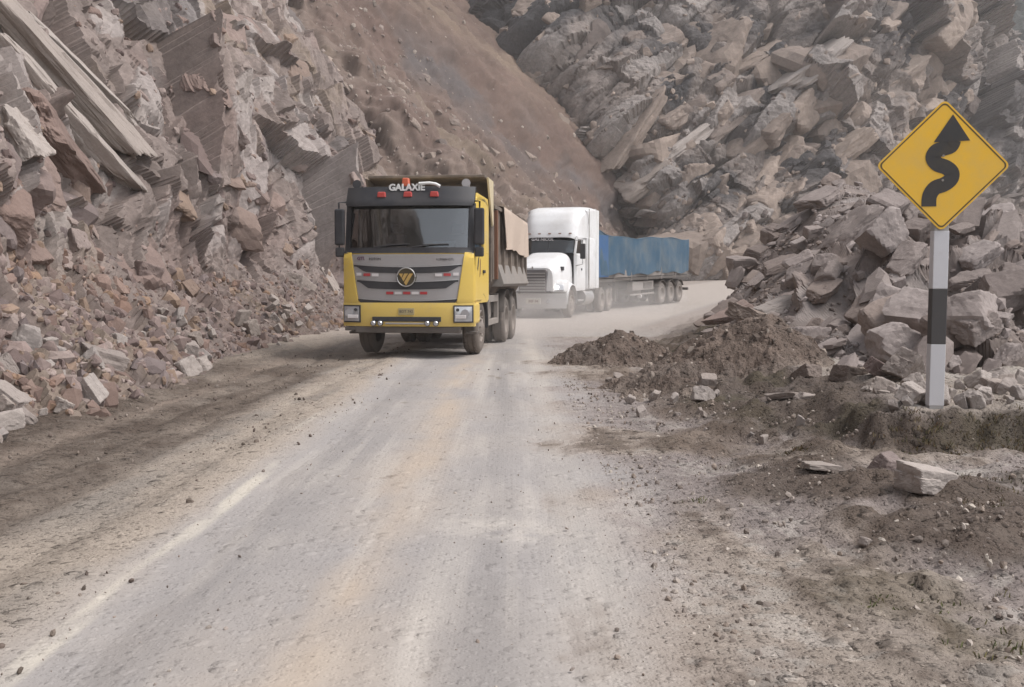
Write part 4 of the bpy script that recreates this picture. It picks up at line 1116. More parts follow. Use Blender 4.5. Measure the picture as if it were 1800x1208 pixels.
# ---------------------------------------------------------------- yellow dump truck
def dump_truck():
    T = empty("dump_truck")
    tag(T, "dusty yellow dump truck with black windscreen surround coming towards the viewer", "truck")
    def fy(x, z):                                    # skin of the cab front
        base = 0.0 if z < 1.95 else (z - 1.95) * .17 if z < 2.9 else .1615 + (z - 2.9) * .55
        return base + .22 * (abs(x) / 1.25) ** 4 * (.75 if z < 1.95 else 1.0)
    def skin(name, m, x0, x1, z0, z1, off, thick=.04, nu=22, nv=8, bev=0, parent=T, sag=0.0, smooth=.5):
        """panel on the cab front; x0,x1,z0,z1 may be (bottom, top) or functions of x"""
        a0, a1 = x0 if isinstance(x0, tuple) else (x0, x0)
        b0, b1 = x1 if isinstance(x1, tuple) else (x1, x1)
        def fn(s_, t):
            x = (a0 * (1 - t) + a1 * t) * (1 - s_) + (b0 * (1 - t) + b1 * t) * s_
            sg = -sag * (1 - (x / 1.1) ** 2)
            z = (z0(x) if callable(z0) else z0) * (1 - t) + (z1(x) if callable(z1) else z1) * t + sg
            return (x, fy(x, z) - off, z)
        return MB().surf(fn, nu, nv, (0, thick, 0)).build(name, m, parent, bev, smooth=smooth)
    # cab shell
    # side walls: lower, rear, roof rail, A pillar as joined panels
    for sx in (-1, 1):
        a, b = (1.17, 1.22) if sx > 0 else (-1.22, -1.17)
        lw = MB().prism([(.20, 1.0), (.22, 1.98), (2.15, 1.98), (2.15, 1.05), (1.95, 1.0)], a, b)
        lw.prism([(1.52, 1.98), (1.52, 2.74), (.44, 2.74), (.52, 2.88), (.70, 3.10), (2.05, 3.08), (2.15, 2.95), (2.15, 1.98)], a, b)
        lw.build("side_wall", M_YEL if sx > 0 else M_CREAM, T, .006)
        MB().prism([(.22, 1.98), (.40, 2.86), (.50, 2.88), (.36, 1.98)], a * 1.0, b * 1.0).build("windscreen_pillar", M_BLK, T, .006)
        # door
        d = MB().prism([(.42, 1.06), (.40, 1.94), (1.46, 1.94), (1.46, 1.30), (1.10, 1.06)], (b if sx > 0 else a) - .004, (b if sx > 0 else a) + .022 * sx).build("door", M_YEL, T, .008)
        MB().box(min(1.24 * sx, 1.275 * sx), max(1.24 * sx, 1.275 * sx), 1.16, 1.38, 1.58, 1.64).build("door_handle", M_BLK, d, .01)
        MB().prism([(.50, 1.66), (.62, 1.86), (.74, 1.90), (.70, 1.80), (.58, 1.62)], sx * 1.243 - .003, sx * 1.243 + .003).build("door_decal", M_BLK, d)
        MB().prism([(.78, 1.50), (.84, 1.82), (.92, 1.86), (.88, 1.56)], sx * 1.243 - .003, sx * 1.243 + .003).build("door_decal", M_RUST, d)
        MB().prism([(.44, 2.03), (.54, 2.70), (1.48, 2.70), (1.48, 2.03)], sx * 1.188 - .004, sx * 1.188 + .004).build("side_window", M_GLS2, T)
    # roof with rounded edges
    def roof(s_, t):
        x = -1.22 + 2.44 * s_; y = .60 + 1.5 * t
        z = 3.20 - .16 * abs(2 * s_ - 1) ** 5 - .10 * max(0, .25 - t) / .25 * .6 - .08 * max(0, t - .7) / .3
        return (x, y, z)
    MB().surf(roof, 24, 10, (0, 0, -.05)).build("roof", M_CREAM, T, smooth=.6)
    MB().box(-1.17, 1.17, 2.06, 2.12, 1.0, 3.0).build("back_wall", M_CREAM, T, .01)
    MB().box(-1.17, 1.17, .34, 2.06, 1.04, 1.12).build("cab_floor", M_INT, T)
    # front panels
    skin("front_panel", M_YEL, -1.235, 1.235, .98, 2.0, 0, .06, 40, 12)
    skin("windscreen_surround", M_BLK, -1.235, 1.235, 1.945, 2.05, .012, .05, 40, 3)
    for sx in (-1, 1):
        x0, x1 = (-1.235, -1.13) if sx < 0 else (1.13, 1.235)
        skin("windscreen_post", M_BLK, x0, x1, 2.04, 2.88, .006, .05, 6, 10)
    skin("sun_visor", M_BLK, -1.225, 1.225, 2.86, 3.19, .10, .09, 40, 8)
    skin("visor_lip", M_BLK, -1.20, 1.20, 2.825, 2.87, .12, .12, 40, 3)
    skin("windscreen", M_GLS, -1.14, 1.14, 2.04, 2.87, -.02, .008, 40, 12)
    # inside
    MB().prism([(.32, 1.12), (.28, 1.93), (.62, 1.99), (.80, 1.70), (.72, 1.12)], -1.14, 1.14).build("dashboard", M_INT, T, .02)
    for xs in (-.62, .62):
        st = MB().box(xs - .26, xs + .26, 1.25, 1.75, 1.45, 1.62).build("seat", M_SEAT, T, .05)
        MB().hexa([(xs - .25, 1.62, 1.6), (xs + .25, 1.62, 1.6), (xs + .25, 1.76, 1.6), (xs - .25, 1.76, 1.6)], [(xs - .21, 1.78, 2.36), (xs + .21, 1.78, 2.36), (xs + .21, 1.90, 2.36), (xs - .21, 1.90, 2.36)]).build("seat_back", M_SEAT, st, .05)
        MB().box(xs - .13, xs + .13, 1.80, 1.90, 2.39, 2.58).build("headrest", M_SEAT, st, .04)
    pts = [(.62 + .21 * math.cos(a), .92 + .10 * math.sin(a), 1.98 + .18 * math.sin(a)) for a in [2 * math.pi * k / 20 for k in range(21)]]
    MB().tube(pts, .018, 8).build("steering_wheel", M_BLK, T, smooth=1.)
    MB().hexa([(.42, .36, 2.0), (.80, .36, 2.0), (.80, .364, 2.0), (.42, .364, 2.0)], [(.40, .44, 2.17), (.84, .43, 2.18), (.84, .434, 2.18), (.40, .444, 2.17)]).build("paper_sheet", M_PAPER, T)
    MB().hexa([(-1.0, .40, 2.02), (-.93, .40, 2.02), (-.93, .42, 2.02), (-1.0, .42, 2.02)], [(-.96, .55, 2.82), (-.90, .55, 2.82), (-.90, .57, 2.82), (-.96, .57, 2.82)]).build("hanging_strip", M_SIL, T)
    for x0, x1 in ((-.62, .05), (.10, .78)):
        MB().tube([(x0, fy(x0, 2.06) - .035, 2.05), (x0 + .3, fy(0, 2.12) - .04, 2.10), (x1, fy(x1, 2.16) - .03, 2.11)], .012, 6).build("wiper", M_BLK, T)
    # grille: silver fascia, dark slots
    inner = lambda z: .92 + (z - 1.0) / .95 * .16
    skin("grille_fascia", M_SIL, (-.93, -1.07), (.93, 1.07), 1.06, 1.925, .022, .03, 40, 10)
    g = MB()
    for (zt, zb, tx) in ((1.735, 1.625, 1.02), (1.46, 1.325, .96)):
        def slot(zt=zt, zb=zb, tx=tx):
            def fn(s_, t):
                x = -tx + 2 * tx * s_
                k = min(1, max(.25, (tx - abs(x)) / .22))
                zc = zt - .055 * (1 - (x / 1.1) ** 2)
                z = zc - (zt - zb) * k * (1 - t)
                return (x, fy(x, z) - .033, z)
            return MB().surf(fn, 44, 3, (0, .02, 0)).build("grille_slot", M_BLK, T)
        slot()
    skin("lower_grille", M_BLK, (-.86, -.95), (.86, .95), 1.0, 1.10, .03, .05, 30, 3, sag=.03)
    def chrome(zz, tx):
        def fn(s_, t):
            x = -tx + 2 * tx * s_
            z = zz - .055 * (1 - (x / 1.1) ** 2) + .012 * (t - .5)
            return (x, fy(x, z) - .040, z)
        MB().surf(fn, 40, 2, (0, .012, 0)).build("grille_strip", M_CHR, T)
    chrome(1.745, 1.03); chrome(1.47, .97); chrome(1.115, .92)
    # emblem: dark round boss with a gold striped triangle
    em = MB().disc_y(0, -.075, -.02, 1.50, .185, 32, .165).build("emblem", M_DGOLD, T, smooth=.5)
    pts = [(.17 * math.cos(a), -.078, 1.50 + .17 * math.sin(a)) for a in [2 * math.pi * k / 32 for k in range(33)]]
    MB().tube(pts, .012, 8).build("emblem_ring", M_CHR, em, smooth=1.)
    for poly in ([(-.135, 1.565), (-.055, 1.565), (-.085, 1.49)], [(-.030, 1.565), (.040, 1.565), (-.045, 1.42), (-.075, 1.475)], [(.065, 1.565), (.135, 1.565), (0, 1.345), (-.035, 1.402)]):
        MB().prism(poly, -.095, -.07, 'y').build("emblem_bar", M_GOLD, em)
    # lettering on the fascia
    text_part("fascia_lettering", "GTL", .085, (-.87, fy(-.87, 1.86) - .028, 1.845), FACE, M_BRZ, T, .004, .004)
    text_part("fascia_lettering", "FOTON", .065, (-.60, fy(-.6, 1.83) - .028, 1.835), FACE, M_BLK, T, .004)
    text_part("fascia_lettering", "AUMAN GTL", .060, (.72, fy(.72, 1.83) - .03, 1.825), FACE, M_BLK, T, .004)
    # reflective stickers
    def stick(xc, zc, w, h, m):
        skin("reflective_sticker", m, xc - w / 2, xc + w / 2, zc - h / 2, zc + h / 2, .036, .008, 4, 2)
    for sx in (-1, 1):
        stick(sx * .92, 1.555, .10, .055, M_WREF); stick(sx * .76, 1.545, .13, .05, M_RED); stick(sx * .60, 1.54, .13, .055, M_WREF)
    for k, m in enumerate((M_RED, M_WREF, M_RED, M_WREF, M_RED)):
        stick(-.32 + .16 * k, 1.205, .135, .05, m)
    # yellow corner panels
    for sx in (-1, 1):
        a, b = ((-1.24, -1.24), (-.93, -1.075)) if sx < 0 else ((.93, 1.075), (1.24, 1.24))
        skin("corner_panel", M_YEL, a, b, 1.0, 1.96, .045, .06, 10, 10, .004)
        MB().box(min(sx * 1.14, sx * 1.255), max(sx * 1.14, sx * 1.255), .16, .42, 1.02, 1.94).build("corner_fairing", M_YEL, T, .05, 3)
    # bumper
    def bump(s_, t):
        x = -1.25 + 2.5 * s_; z = .585 + .44 * t
        return (x, .16 * (abs(x) / 1.25) ** 4 - .06 + .02 * abs(2 * t - 1) ** 3, z)
    bp = MB().surf(bump, 40, 8, (0, .16, 0)).build("bumper", M_YEL, T, smooth=.7)
    for sx in (-1, 1):
        MB().box(min(sx * 1.13, sx * 1.26), max(sx * 1.13, sx * 1.26), .10, .72, .62, 1.02).build("bumper_corner", M_YEL, bp, .05, 3)
    MB().box(-.65, .65, -.075, -.02, .675, .765).build("bumper_slot", M_BLK, bp, .01)
    MB().box(-.40, .40, -.10, -.07, .625, .655).build("tow_bar", M_SIL, bp, .008)
    MB().box(-.15, .15, -.082, -.066, .80, .925).build("number_plate", mat("plate", (.40, .33, .17), .6), bp, .004)
    text_part("plate_number", "BDT 742", .07, (0, -.084, .862), FACE, M_CHS, bp, .002)
    for xc in (-.62, -.49, .40, .56):
        f = MB().disc_y(xc, -.13, -.06, .645, .052, 20, .052).build("fog_lamp", M_BLK, T, .008, smooth=.6)
        MB().disc_y(xc, -.145, -.128, .645, .046, 20, .030).build("lens", M_LENS, f, smooth=.6)
    for sx in (-1, 1):
        def hl(s_, t, e=0.0, sx=sx):
            xa = .88 - e * .5 + .06 * (1 - t) * 0; xb = 1.235
            x = sx * (xa + .05 * (t if sx < 0 else t) * 0 + (xb - xa) * s_)
            z = .655 + .325 * t
            return (x, .16 * (abs(x) / 1.25) ** 4 - .085 + e, z)
        h = MB().surf(hl, 10, 4, (0, .05, 0)).build("headlamp", M_BLK, T)
        def ln(s_, t, sx=sx):
            x = sx * (.905 + .31 * s_); z = .68 + .275 * t
            return (x, .16 * (abs(x) / 1.25) ** 4 - .10 - .012 * math.sin(math.pi * s_) * math.sin(math.pi * t), z)
        MB().surf(ln, 10, 6, (0, .012, 0)).build("lens", mat("lamp_glass", (.42, .42, .43), .15, metal=.3, coat=.8), h, smooth=.8)
        MB().disc_y(sx * 1.10, -.055, -.045 + .05, .83, .075, 20, .075).build("reflector", M_LENS, h)
        MB().box(sx * 1.02 - .10, sx * 1.02 + .10, -.075, -.06, .735, .80).build("turn_lamp", M_WREF, h, .01)
        MB().disc_y(sx * .965, -.078, -.06, .895, .03, 14).build("side_lamp", M_BLK, h)
    MB().box(-1.0, 1.0, -.0, .18, .46, .585).build("bumper_underside", M_CHS, T, .02)
    MB().box(-1.20, -.75, .02, .32, .50, .57).build("step", M_CHS, T, .01)
    # visor lamps, name board, beacon, horns
    for xc in (-.50, 0, .50):
        o = MB().prism([(xc - .085, 2.985), (xc + .085, 2.985), (xc + .07, 3.085), (xc - .07, 3.085)], fy(xc, 3.04) - .155, fy(xc, 3.04) - .08, 'y').build("visor_lamp", M_REDL, T, .015)
    nb = text_part("name_lettering", "GALAXIE", .17, (-.03, fy(0, 3.15) - .13, 3.165), FACE, mat("white_letters", (.72, .72, .70), .6), T, .012, .006)
    sw = MB()
    sw.tube([(.20, .16, 3.235), (.40, .16, 3.245), (.52, .16, 3.225), (.60, .16, 3.18)], .028, 8)
    sw.build("lettering_swash", MATS["white_letters"], T, smooth=1.)
    bc = MB(); bc.prism([(-.16, 3.20), (-.02, 3.20), (-.03, 3.36), (-.15, 3.36)], .30, .44, 'y')
    bc.build("beacon", M_ORNG, T, .02)
    for sx in (-1, 1):
        MB().tube([(sx * 1.05, .75, 3.19), (sx * 1.05, .52, 3.24), (sx * 1.05, .40, 3.26)], [.03, .045, .085], 12).build("air_horn", M_BLK if sx < 0 else M_SIL, T, smooth=.8)
        # mirrors
        mr = MB().tube([(sx * 1.20, .34, 2.92), (sx * 1.34, .18, 2.90), (sx * 1.34, .18, 1.98), (sx * 1.22, .30, 1.90)], .018, 8).build("mirror_arm", M_BLK, T, smooth=1.)
        hx = sx * 1.33
        hd = MB().box(hx - .095, hx + .095, .14, .24, 2.10, 2.78).build("mirror_housing", M_BLK, mr, .035, 3)
        MB().box(hx - .075, hx + .075, .243, .247, 2.14, 2.74).build("mirror_glass", M_LENS, mr)
        MB().box(hx - .085, hx + .085, .15, .24, 1.88, 2.06).build("wide_mirror", M_BLK, mr, .03, 3)
        # front mudguard
        def fg(s_, t, sx=sx):
            a = math.radians(200 - 190 * t)
            return (sx * (.86 + .36 * s_), 1.38 + .66 * math.cos(a) * -1, .54 + .62 * max(-.1, math.sin(a)))
        MB().surf(fg, 4, 18, (0, 0, .02)).build("mudguard", M_BLK, T, smooth=.8)
        MB().box(min(sx * 1.0, sx * 1.24), max(sx * 1.0, sx * 1.24), .45, .80, .42, .47).build("cab_step", M_CHS, T, .01)
    # chassis
    for sx in (-1, 1):
        MB().box(sx * .43 - .045, sx * .43 + .045, .25, 8.2, .78, 1.06).build("chassis_rail", M_CHS, T, .01)
    for y in (1.38, 5.0, 6.35):
        MB().tube([(-.95, y, .54), (.95, y, .54)], .09, 10).build("axle", M_CHS, T)
        for sx in (-1, 1):
            MB().prism([(y - .55, .80), (y, .66), (y + .55, .80), (y + .55, .86), (y, .73), (y - .55, .86)], sx * .50 - .05, sx * .50 + .05).build("leaf_spring", M_CHS, T)
    MB().box(-.35, .35, .3, 1.9, .45, .98).build("engine_sump", M_CHS, T, .05)
    MB().tube([(0, 1.9, .75), (0, 5.0, .62)], .06, 8).build("drive_shaft", M_CHS, T)
    # box frame and tank on the visible flank
    for sx in (-1, 1):
        fr = MB()
        fr.box(sx * 1.14 - .05, sx * 1.14 + .05, 2.35, 2.45, .50, 1.15)
        fr.box(sx * 1.14 - .05, sx * 1.14 + .05, 3.75, 3.85, .50, 1.15)
        fr.box(sx * 1.14 - .05, sx * 1.14 + .05, 2.45, 3.75, .50, .62)
        fr.box(sx * 1.14 - .05, sx * 1.14 + .05, 2.45, 3.75, .98, 1.12)
        fr.build("side_guard", M_FRM, T, .01)
        MB().box(min(sx * .55, sx * 1.05), max(sx * .55, sx * 1.05), 2.45, 3.7, .58, 1.08).build("fuel_tank", M_FRM if sx > 0 else M_CHS, T, .06, 3)
    # wheels
    for sx in (-1, 1):
        wheel(T, sx * 1.03, 1.38, .53, .31, sx)
        for y in (5.0, 6.35):
            wheel(T, sx * 1.08, y, .53, .29, sx, True); wheel(T, sx * .74, y, .53, .29, sx, True)
        for y in (5.0, 6.35):
            def fg2(s_, t, sx=sx, y=y):
                a = math.radians(165 - 150 * t)
                return (sx * (.58 + .66 * s_), y - .66 * math.cos(a), .54 + .68 * math.sin(a))
            MB().surf(fg2, 4, 14, (0, 0, .02)).build("mudguard", M_CHS, T, smooth=.8)
    # tipper body
    MB().hexa([(-1.0, 2.5, 1.12), (1.0, 2.5, 1.12), (1.0, 8.5, 1.12), (-1.0, 8.5, 1.12)], [(-1.22, 2.5, 1.45), (1.22, 2.5, 1.45), (1.22, 8.5, 1.45), (-1.22, 8.5, 1.45)]).build("body_floor", M_BODY, T, .02)
    MB().prism([(-1.24, 1.40), (1.24, 1.40), (1.26, 3.30), (1.20, 3.52), (-1.20, 3.52), (-1.26, 3.30)], 2.42, 2.52, 'y').build("headboard", M_BODY, T, .02)
    MB().hexa([(-1.20, 1.78, 3.50), (1.20, 1.78, 3.50), (1.24, 2.44, 3.42), (-1.24, 2.44, 3.42)], [(-1.20, 1.78, 3.56), (1.20, 1.78, 3.56), (1.24, 2.44, 3.52), (-1.24, 2.44, 3.52)]).build("cab_guard", M_BODY, T, .015)
    for sx in (-1, 1):
        MB().prism([(1.80, 3.50), (2.50, 3.48), (2.52, 2.6), (2.42, 2.55)], sx * 1.25 - .02, sx * 1.25 + .02).build("cab_guard_gusset", M_CREAM if sx > 0 else M_BODY, T, .006)
        w = MB(); w.box(min(sx * 1.20, sx * 1.26), max(sx * 1.20, sx * 1.26), 2.52, 8.5, 1.45, 2.92)
        sw_ = w.build("body_side", M_BODY, T, .01)
        MB().box(sx * 1.26 - .05, sx * 1.26 + .05, 2.52, 8.55, 2.92, 3.0).build("top_rail", M_BODY, sw_, .01)
        for y in (2.75, 3.9, 5.1, 6.3, 7.5, 8.35):
            MB().box(min(sx * 1.255, sx * 1.33), max(sx * 1.255, sx * 1.33), y - .07, y + .07, 1.46, 2.90).build("side_rib", M_BODY if y > 3 else M_RUST, sw_, .01)
        MB().prism([(sx * 1.0, 1.30), (sx * 1.34, 1.30), (sx * 1.40, 1.36), (sx * 1.27, 1.78), (sx * 1.0, 1.78)], 3.2, 8.2, 'y').build("side_ledge", M_FRM, T, .012)
    MB().prism([(-1.24, 1.3), (1.24, 1.3), (1.24, 2.9), (-1.24, 2.9)], 8.5, 8.58, 'y').build("tailgate", M_BODY, T, .01)
    # cloth thrown over the near side
    r = np.random.default_rng(4)
    def cloth(s_, t):
        y = 3.55 + 4.7 * s_
        hang = .84 + .08 * math.sin(s_ * 3.1) + .05 * math.sin(s_ * 8.3 + 1) + .015 * math.sin(s_ * 23)
        if t < .25:
            k = t / .25; return (1.0 + .36 * k, y, 3.05 + .03 * math.sin(s_ * 9) - .14 * abs(math.sin(s_ * math.pi)) * (1 - k) - .10 * s_)
        k = (t - .25) / .75
        return (1.36 + .035 * math.sin(s_ * 19 + k * 2 + 2 * math.sin(s_ * 7)) * k + .03 * k, y + .02 * math.sin(k * 5), 3.05 - .10 * s_ - hang * k)
    MB().surf(cloth, 50, 16, (-.012, 0, 0)).build("tarpaulin", M_TARP, T, smooth=1.2)
    return T
truck = dump_truck()
TY = -7.0
truck.location = (-1.95, 19.05, 0.0)
truck.rotation_euler = (0, 0, math.radians(TY))
# ---------------------------------------------------------------- white tractor unit
def tractor():
    T = empty("tractor_unit")
    tag(T, "white bonneted tractor unit with tall roof fairing behind the yellow dump truck", "truck")
    # bonnet: loft of rounded sections
    def section(y, hw, zb, zt, rnd):
        pts = []
        for k in range(25):
            a = math.pi * k / 24
            cx, cz = math.cos(a), math.sin(a)
            px = hw * math.copysign(abs(cx) ** rnd, cx)
            pts.append((px, y, zb + (zt - zb) * abs(cz) ** rnd))
        return pts
    secs = [section(.20, .74, .98, 1.82, .33), section(.28, .80, .96, 1.88, .34), (section(.8, .84, .96, 2.06, .38)), section(1.5, .89, .98, 2.24, .40), section(2.15, .95, 1.0, 2.40, .42)]
    def bon(s_, t):
        f = t * 4; i = min(3, int(f)); f -= i
        a, b = secs[i][round(s_ * 24)], secs[i + 1][round(s_ * 24)]
        return tuple(a[k] * (1 - f) + b[k] * f for k in range(3))
    MB().surf(bon, 25, 17).add(secs[0], [tuple(range(25))]).build("bonnet", M_WHT, T, smooth=.8)
    # grille
    gr = MB().prism([(-.50, .92), (.50, .92), (.56, 1.68), (.50, 1.76), (-.50, 1.76), (-.56, 1.68)], .12, .24, 'y').build("grille", mat("grille_grey", (.16, .16, .17), .4, metal=.5, dirt=DUST, dirt_amt=.4), T, .03, 3)
    for k in range(7):
        z = .99 + .105 * k
        MB().box(-.47, .47, .095, .125, z - .018, z + .018).build("grille_bar", M_CHR, gr, .006)
    MB().tube([(0, .16, 1.78), (0, .12, 1.86)], .03, 8).build("bonnet_ornament", M_CHR, T)
    for sx in (-1, 1):
        # wing over the front wheel
        def wing(s_, t, sx=sx):
            a = math.radians(188 - 196 * t)
            w = .66 + .10 * math.sin(math.pi * t)
            x = .74 + .46 * s_
            drop = .10 * max(0, s_ - .6) / .4
            return (sx * x, 1.28 - (w - drop * .5) * math.cos(a) * 1.05, .56 + (w - drop) * max(-.05, math.sin(a)))
        MB().surf(wing, 8, 26, (0, 0, -.03)).build("front_wing", M_WHT, T, smooth=.9)
        # lamp nacelle
        nac = MB().hexa([(sx * .60, .24, .92), (sx * 1.16, .42, .92), (sx * 1.18, 1.0, .92), (sx * .60, 1.0, .92)], [(sx * .60, .34, 1.34), (sx * 1.10, .55, 1.34), (sx * 1.14, 1.0, 1.38), (sx * .60, 1.0, 1.42)]).build("lamp_nacelle", M_WHT, T, .08, 3, smooth=.7)
        hl = MB().hexa([(sx * .66, .235, 1.00), (sx * 1.10, .375, 1.00), (sx * 1.10, .45, 1.00), (sx * .66, .31, 1.00)], [(sx * .68, .27, 1.22), (sx * 1.06, .42, 1.22), (sx * 1.06, .50, 1.22), (sx * .68, .35, 1.22)]).build("headlamp", M_LENS, T, .02)
        MB().disc_y(sx * .86, .245, .33, 1.11, .075, 18, .07).build("bulb_reflector", M_LAMP, hl)
        MB().box(sx * .84 - .05, sx * .84 + .05, .98, 1.22, 1.72, 1.86).build("bonnet_vent", M_BLK, T, .01)
    # bumper
    def bump(s_, t):
        x = -1.2 + 2.4 * s_
        return (x, .30 * (abs(x) / 1.2) ** 3, .36 + .54 * t)
    bp = MB().surf(bump, 26, 6, (0, .10, 0)).build("bumper", M_CHR, T, smooth=.8)
    MB().box(-.20, .34, -.03, -.004, .52, .72).build("number_plate", mat("pale_plate", (.50, .48, .42), .6), bp, .004)
    text_part("plate_number", "B8F 84", .13, (.08, -.033, .62), FACE, M_RUST, bp, .002, .004)
    for sx in (-1, 1):
        MB().disc_y(sx * .62, -.01, .06, .62, .07, 16).build("fog_lamp", M_LENS, bp)
    # cab
    for sx in (-1, 1):
        a, b = (sx * 1.04 - .03, sx * 1.04 + .03)
        MB().prism([(2.12, .95), (2.12, 2.36), (3.72, 2.36), (3.72, .95)], a, b).build("cab_side", M_WHT, T, .012)
        MB().prism([(3.20, 2.36), (3.20, 2.95), (3.72, 2.95), (3.72, 2.36)], a, b).build("cab_corner", M_WHT, T, .01)
        MB().prism([(2.12, 2.36), (2.44, 3.02), (2.58, 3.02), (2.28, 2.36)], a, b).build("windscreen_pillar", M_WHT, T, .01)
        MB().box(a, b, 2.44, 3.72, 2.90, 3.0).build("roof_rail", M_WHT, T, .01)
        MB().prism([(2.30, 2.37), (2.60, 2.89), (3.19, 2.89), (3.19, 2.37)], sx * 1.035 - .005, sx * 1.035 + .005).build("side_window", M_GLS2, T)
        d = MB().prism([(2.24, 1.02), (2.24, 2.32), (3.15, 2.32), (3.15, 1.02)], sx * 1.075 - .012, sx * 1.075 + .012).build("door", M_WHT, T, .01)
        MB().box(sx * 1.09 - .015, sx * 1.09 + .015, 2.95, 3.10, 1.72, 1.80).build("door_handle", M_BLK, d, .008)
        mr = MB().tube([(sx * 1.06, 2.30, 2.85), (sx * 1.34, 2.20, 2.86), (sx * 1.34, 2.20, 1.95), (sx * 1.07, 2.25, 1.90)], .02, 8).build("mirror_arm", M_CHR, T, smooth=1.)
        MB().box(sx * 1.34 - .10, sx * 1.34 + .10, 2.16, 2.26, 2.15, 2.72).build("mirror_housing", M_BLK, mr, .03)
    def ws(s_, t):
        x = -1.0 + 2.0 * s_; z = 2.38 + .63 * t
        return (x, 2.12 + .36 * t + .18 * (abs(x) / 1.0) ** 3, z)
    MB().surf(ws, 20, 8, (0, .008, 0)).build("windscreen", glass_mat("hazy_windscreen", (.45, .5, .52), 2.0), T, smooth=1.)
    MB().surf(lambda s_, t: (-.02 + .04 * s_, ws(.5, t)[1] - .012, 2.38 + .63 * t), 2, 6, (0, .02, 0)).build("windscreen_divider", M_BLK, T)
    text_part("windscreen_lettering", "GAS NICOL", .17, (-.28, 2.385, 2.90), (math.pi / 2 - .42, 0, 0), M_WREF, T, .003, .003)
    MB().prism([(2.2, 1.2), (2.25, 2.30), (2.6, 2.36), (2.8, 2.0), (2.7, 1.2)], -1.0, 1.0).build("dashboard", M_INT, T, .02)
    MB().box(-1.0, 1.0, 3.66, 3.70, 1.0, 2.98).build("cab_rear_lining", M_INT, T)
    for xs in (-.55, .55):
        st = MB().box(xs - .25, xs + .25, 2.9, 3.4, 1.5, 1.66).build("seat", M_SEAT, T, .05)
        MB().box(xs - .24, xs + .24, 3.32, 3.46, 1.66, 2.45).build("seat_back", M_SEAT, st, .05)
    MB().box(-.34, -.14, 2.44, 2.52, 2.40, 2.52).build("dashboard_item", M_PAPER, T, .02)
    MB().box(.14, .36, 2.44, 2.52, 2.38, 2.47).build("dashboard_item", M_WREF, T, .02)
    # sleeper and roof fairing
    MB().box(-1.18, 1.18, 3.72, 5.05, .98, 3.0).build("sleeper", M_WHT, T, .07, 3, smooth=.6)
    def fair(s_, t):
        x = -1 + 2 * s_
        prof = [(2.36, 3.01), (2.40, 3.17), (2.55, 3.55), (2.82, 3.90), (3.25, 4.10), (3.9, 4.19), (4.6, 4.22), (5.05, 4.22)]
        f = t * 7; i = min(6, int(f)); f -= i
        y = prof[i][0] * (1 - f) + prof[i + 1][0] * f; z = prof[i][1] * (1 - f) + prof[i + 1][1] * f
        hw = 1.02 + .18 * min(1, (y - 2.36) / 1.2)
        ed = abs(x) ** 6
        return (x * hw, y + (.25 * ed if y < 3.3 else 0), z - .14 * abs(x) ** 8)
    f0 = MB().surf(fair, 24, 22, (0, .0, -.04)).build("roof_fairing", M_WHT, T, smooth=.9)
    for sx in (-1, 1):
        # flank of the fairing
        def fl(s_, t, sx=sx):
            q = fair(1 if sx > 0 else 0, s_)
            return (q[0] * (1 - t) + sx * (1.06 + .12 * s_) * t, q[1] * (1 - t) + (2.60 + 2.45 * s_) * t, q[2] * (1 - t) + 2.96 * t)
        MB().surf(fl, 20, 6).build("fairing_side", M_WHT, T, smooth=.9)
        MB().box(sx * 1.2 - .012, sx * 1.2 + .012, 3.76, 3.79, 1.0, 4.1).build("panel_seam", M_FRM, T)
        MB().box(min(sx * 1.12, sx * 1.19), max(sx * 1.12, sx * 1.19), 5.05, 5.5, 1.0, 4.12).build("side_extender", M_WHT, T, .02)
    MB().box(-1.18, 1.18, 5.0, 5.04, 2.9, 4.16).build("fairing_back", M_WHT, T, .01)
    for xc in (-.80, -.40, 0, .40, .80):
        MB().box(xc - .055, xc + .055, 2.355 + .05 * abs(xc), 2.44, 3.09, 3.14).build("marker_lamp", mat("marker_amber", (.30, .20, .16), .4), T, .012)
    # chassis
    for sx in (-1, 1):
        MB().box(sx * .43 - .04, sx * .43 + .04, .3, 8.0, .78, 1.02).build("chassis_rail", M_CHS, T, .01)
        tk = MB(); tk.tube([(sx * .88, 3.3, .68), (sx * .88, 4.7, .68)], .31, 24)
        tk.build("fuel_tank", M_CHR, T, smooth=.8)
        MB().box(min(sx * .85, sx * 1.15), max(sx * .85, sx * 1.15), 2.3, 3.1, .55, .62).build("cab_step", M_CHR, T, .01)
        wheel(T, sx * 1.02, 1.28, .51, .29, sx)
        for y in (6.0, 7.32):
            wheel(T, sx * 1.08, y, .51, .28, sx, True); wheel(T, sx * .74, y, .51, .28, sx, True)
    for y in (1.28, 6.0, 7.32):
        MB().tube([(-.9, y, .52), (.9, y, .52)], .09, 10).build("axle", M_CHS, T)
    MB().prism([(-.45, 5.9), (.45, 5.9), (.3, 7.3), (-.3, 7.3)], 1.04, 1.14, 'z').build("fifth_wheel", M_CHS, T, .02)
    MB().box(-.4, .4, .5, 2.4, .5, .95).build("engine_sump", M_CHS, T, .04)
    return T
TR_YAW = math.radians(-18)
tr = tractor()
tr.location = (.70, 36.8, float(zr(38.0)) - .01)
tr.rotation_euler = (math.radians(.55), 0, TR_YAW)

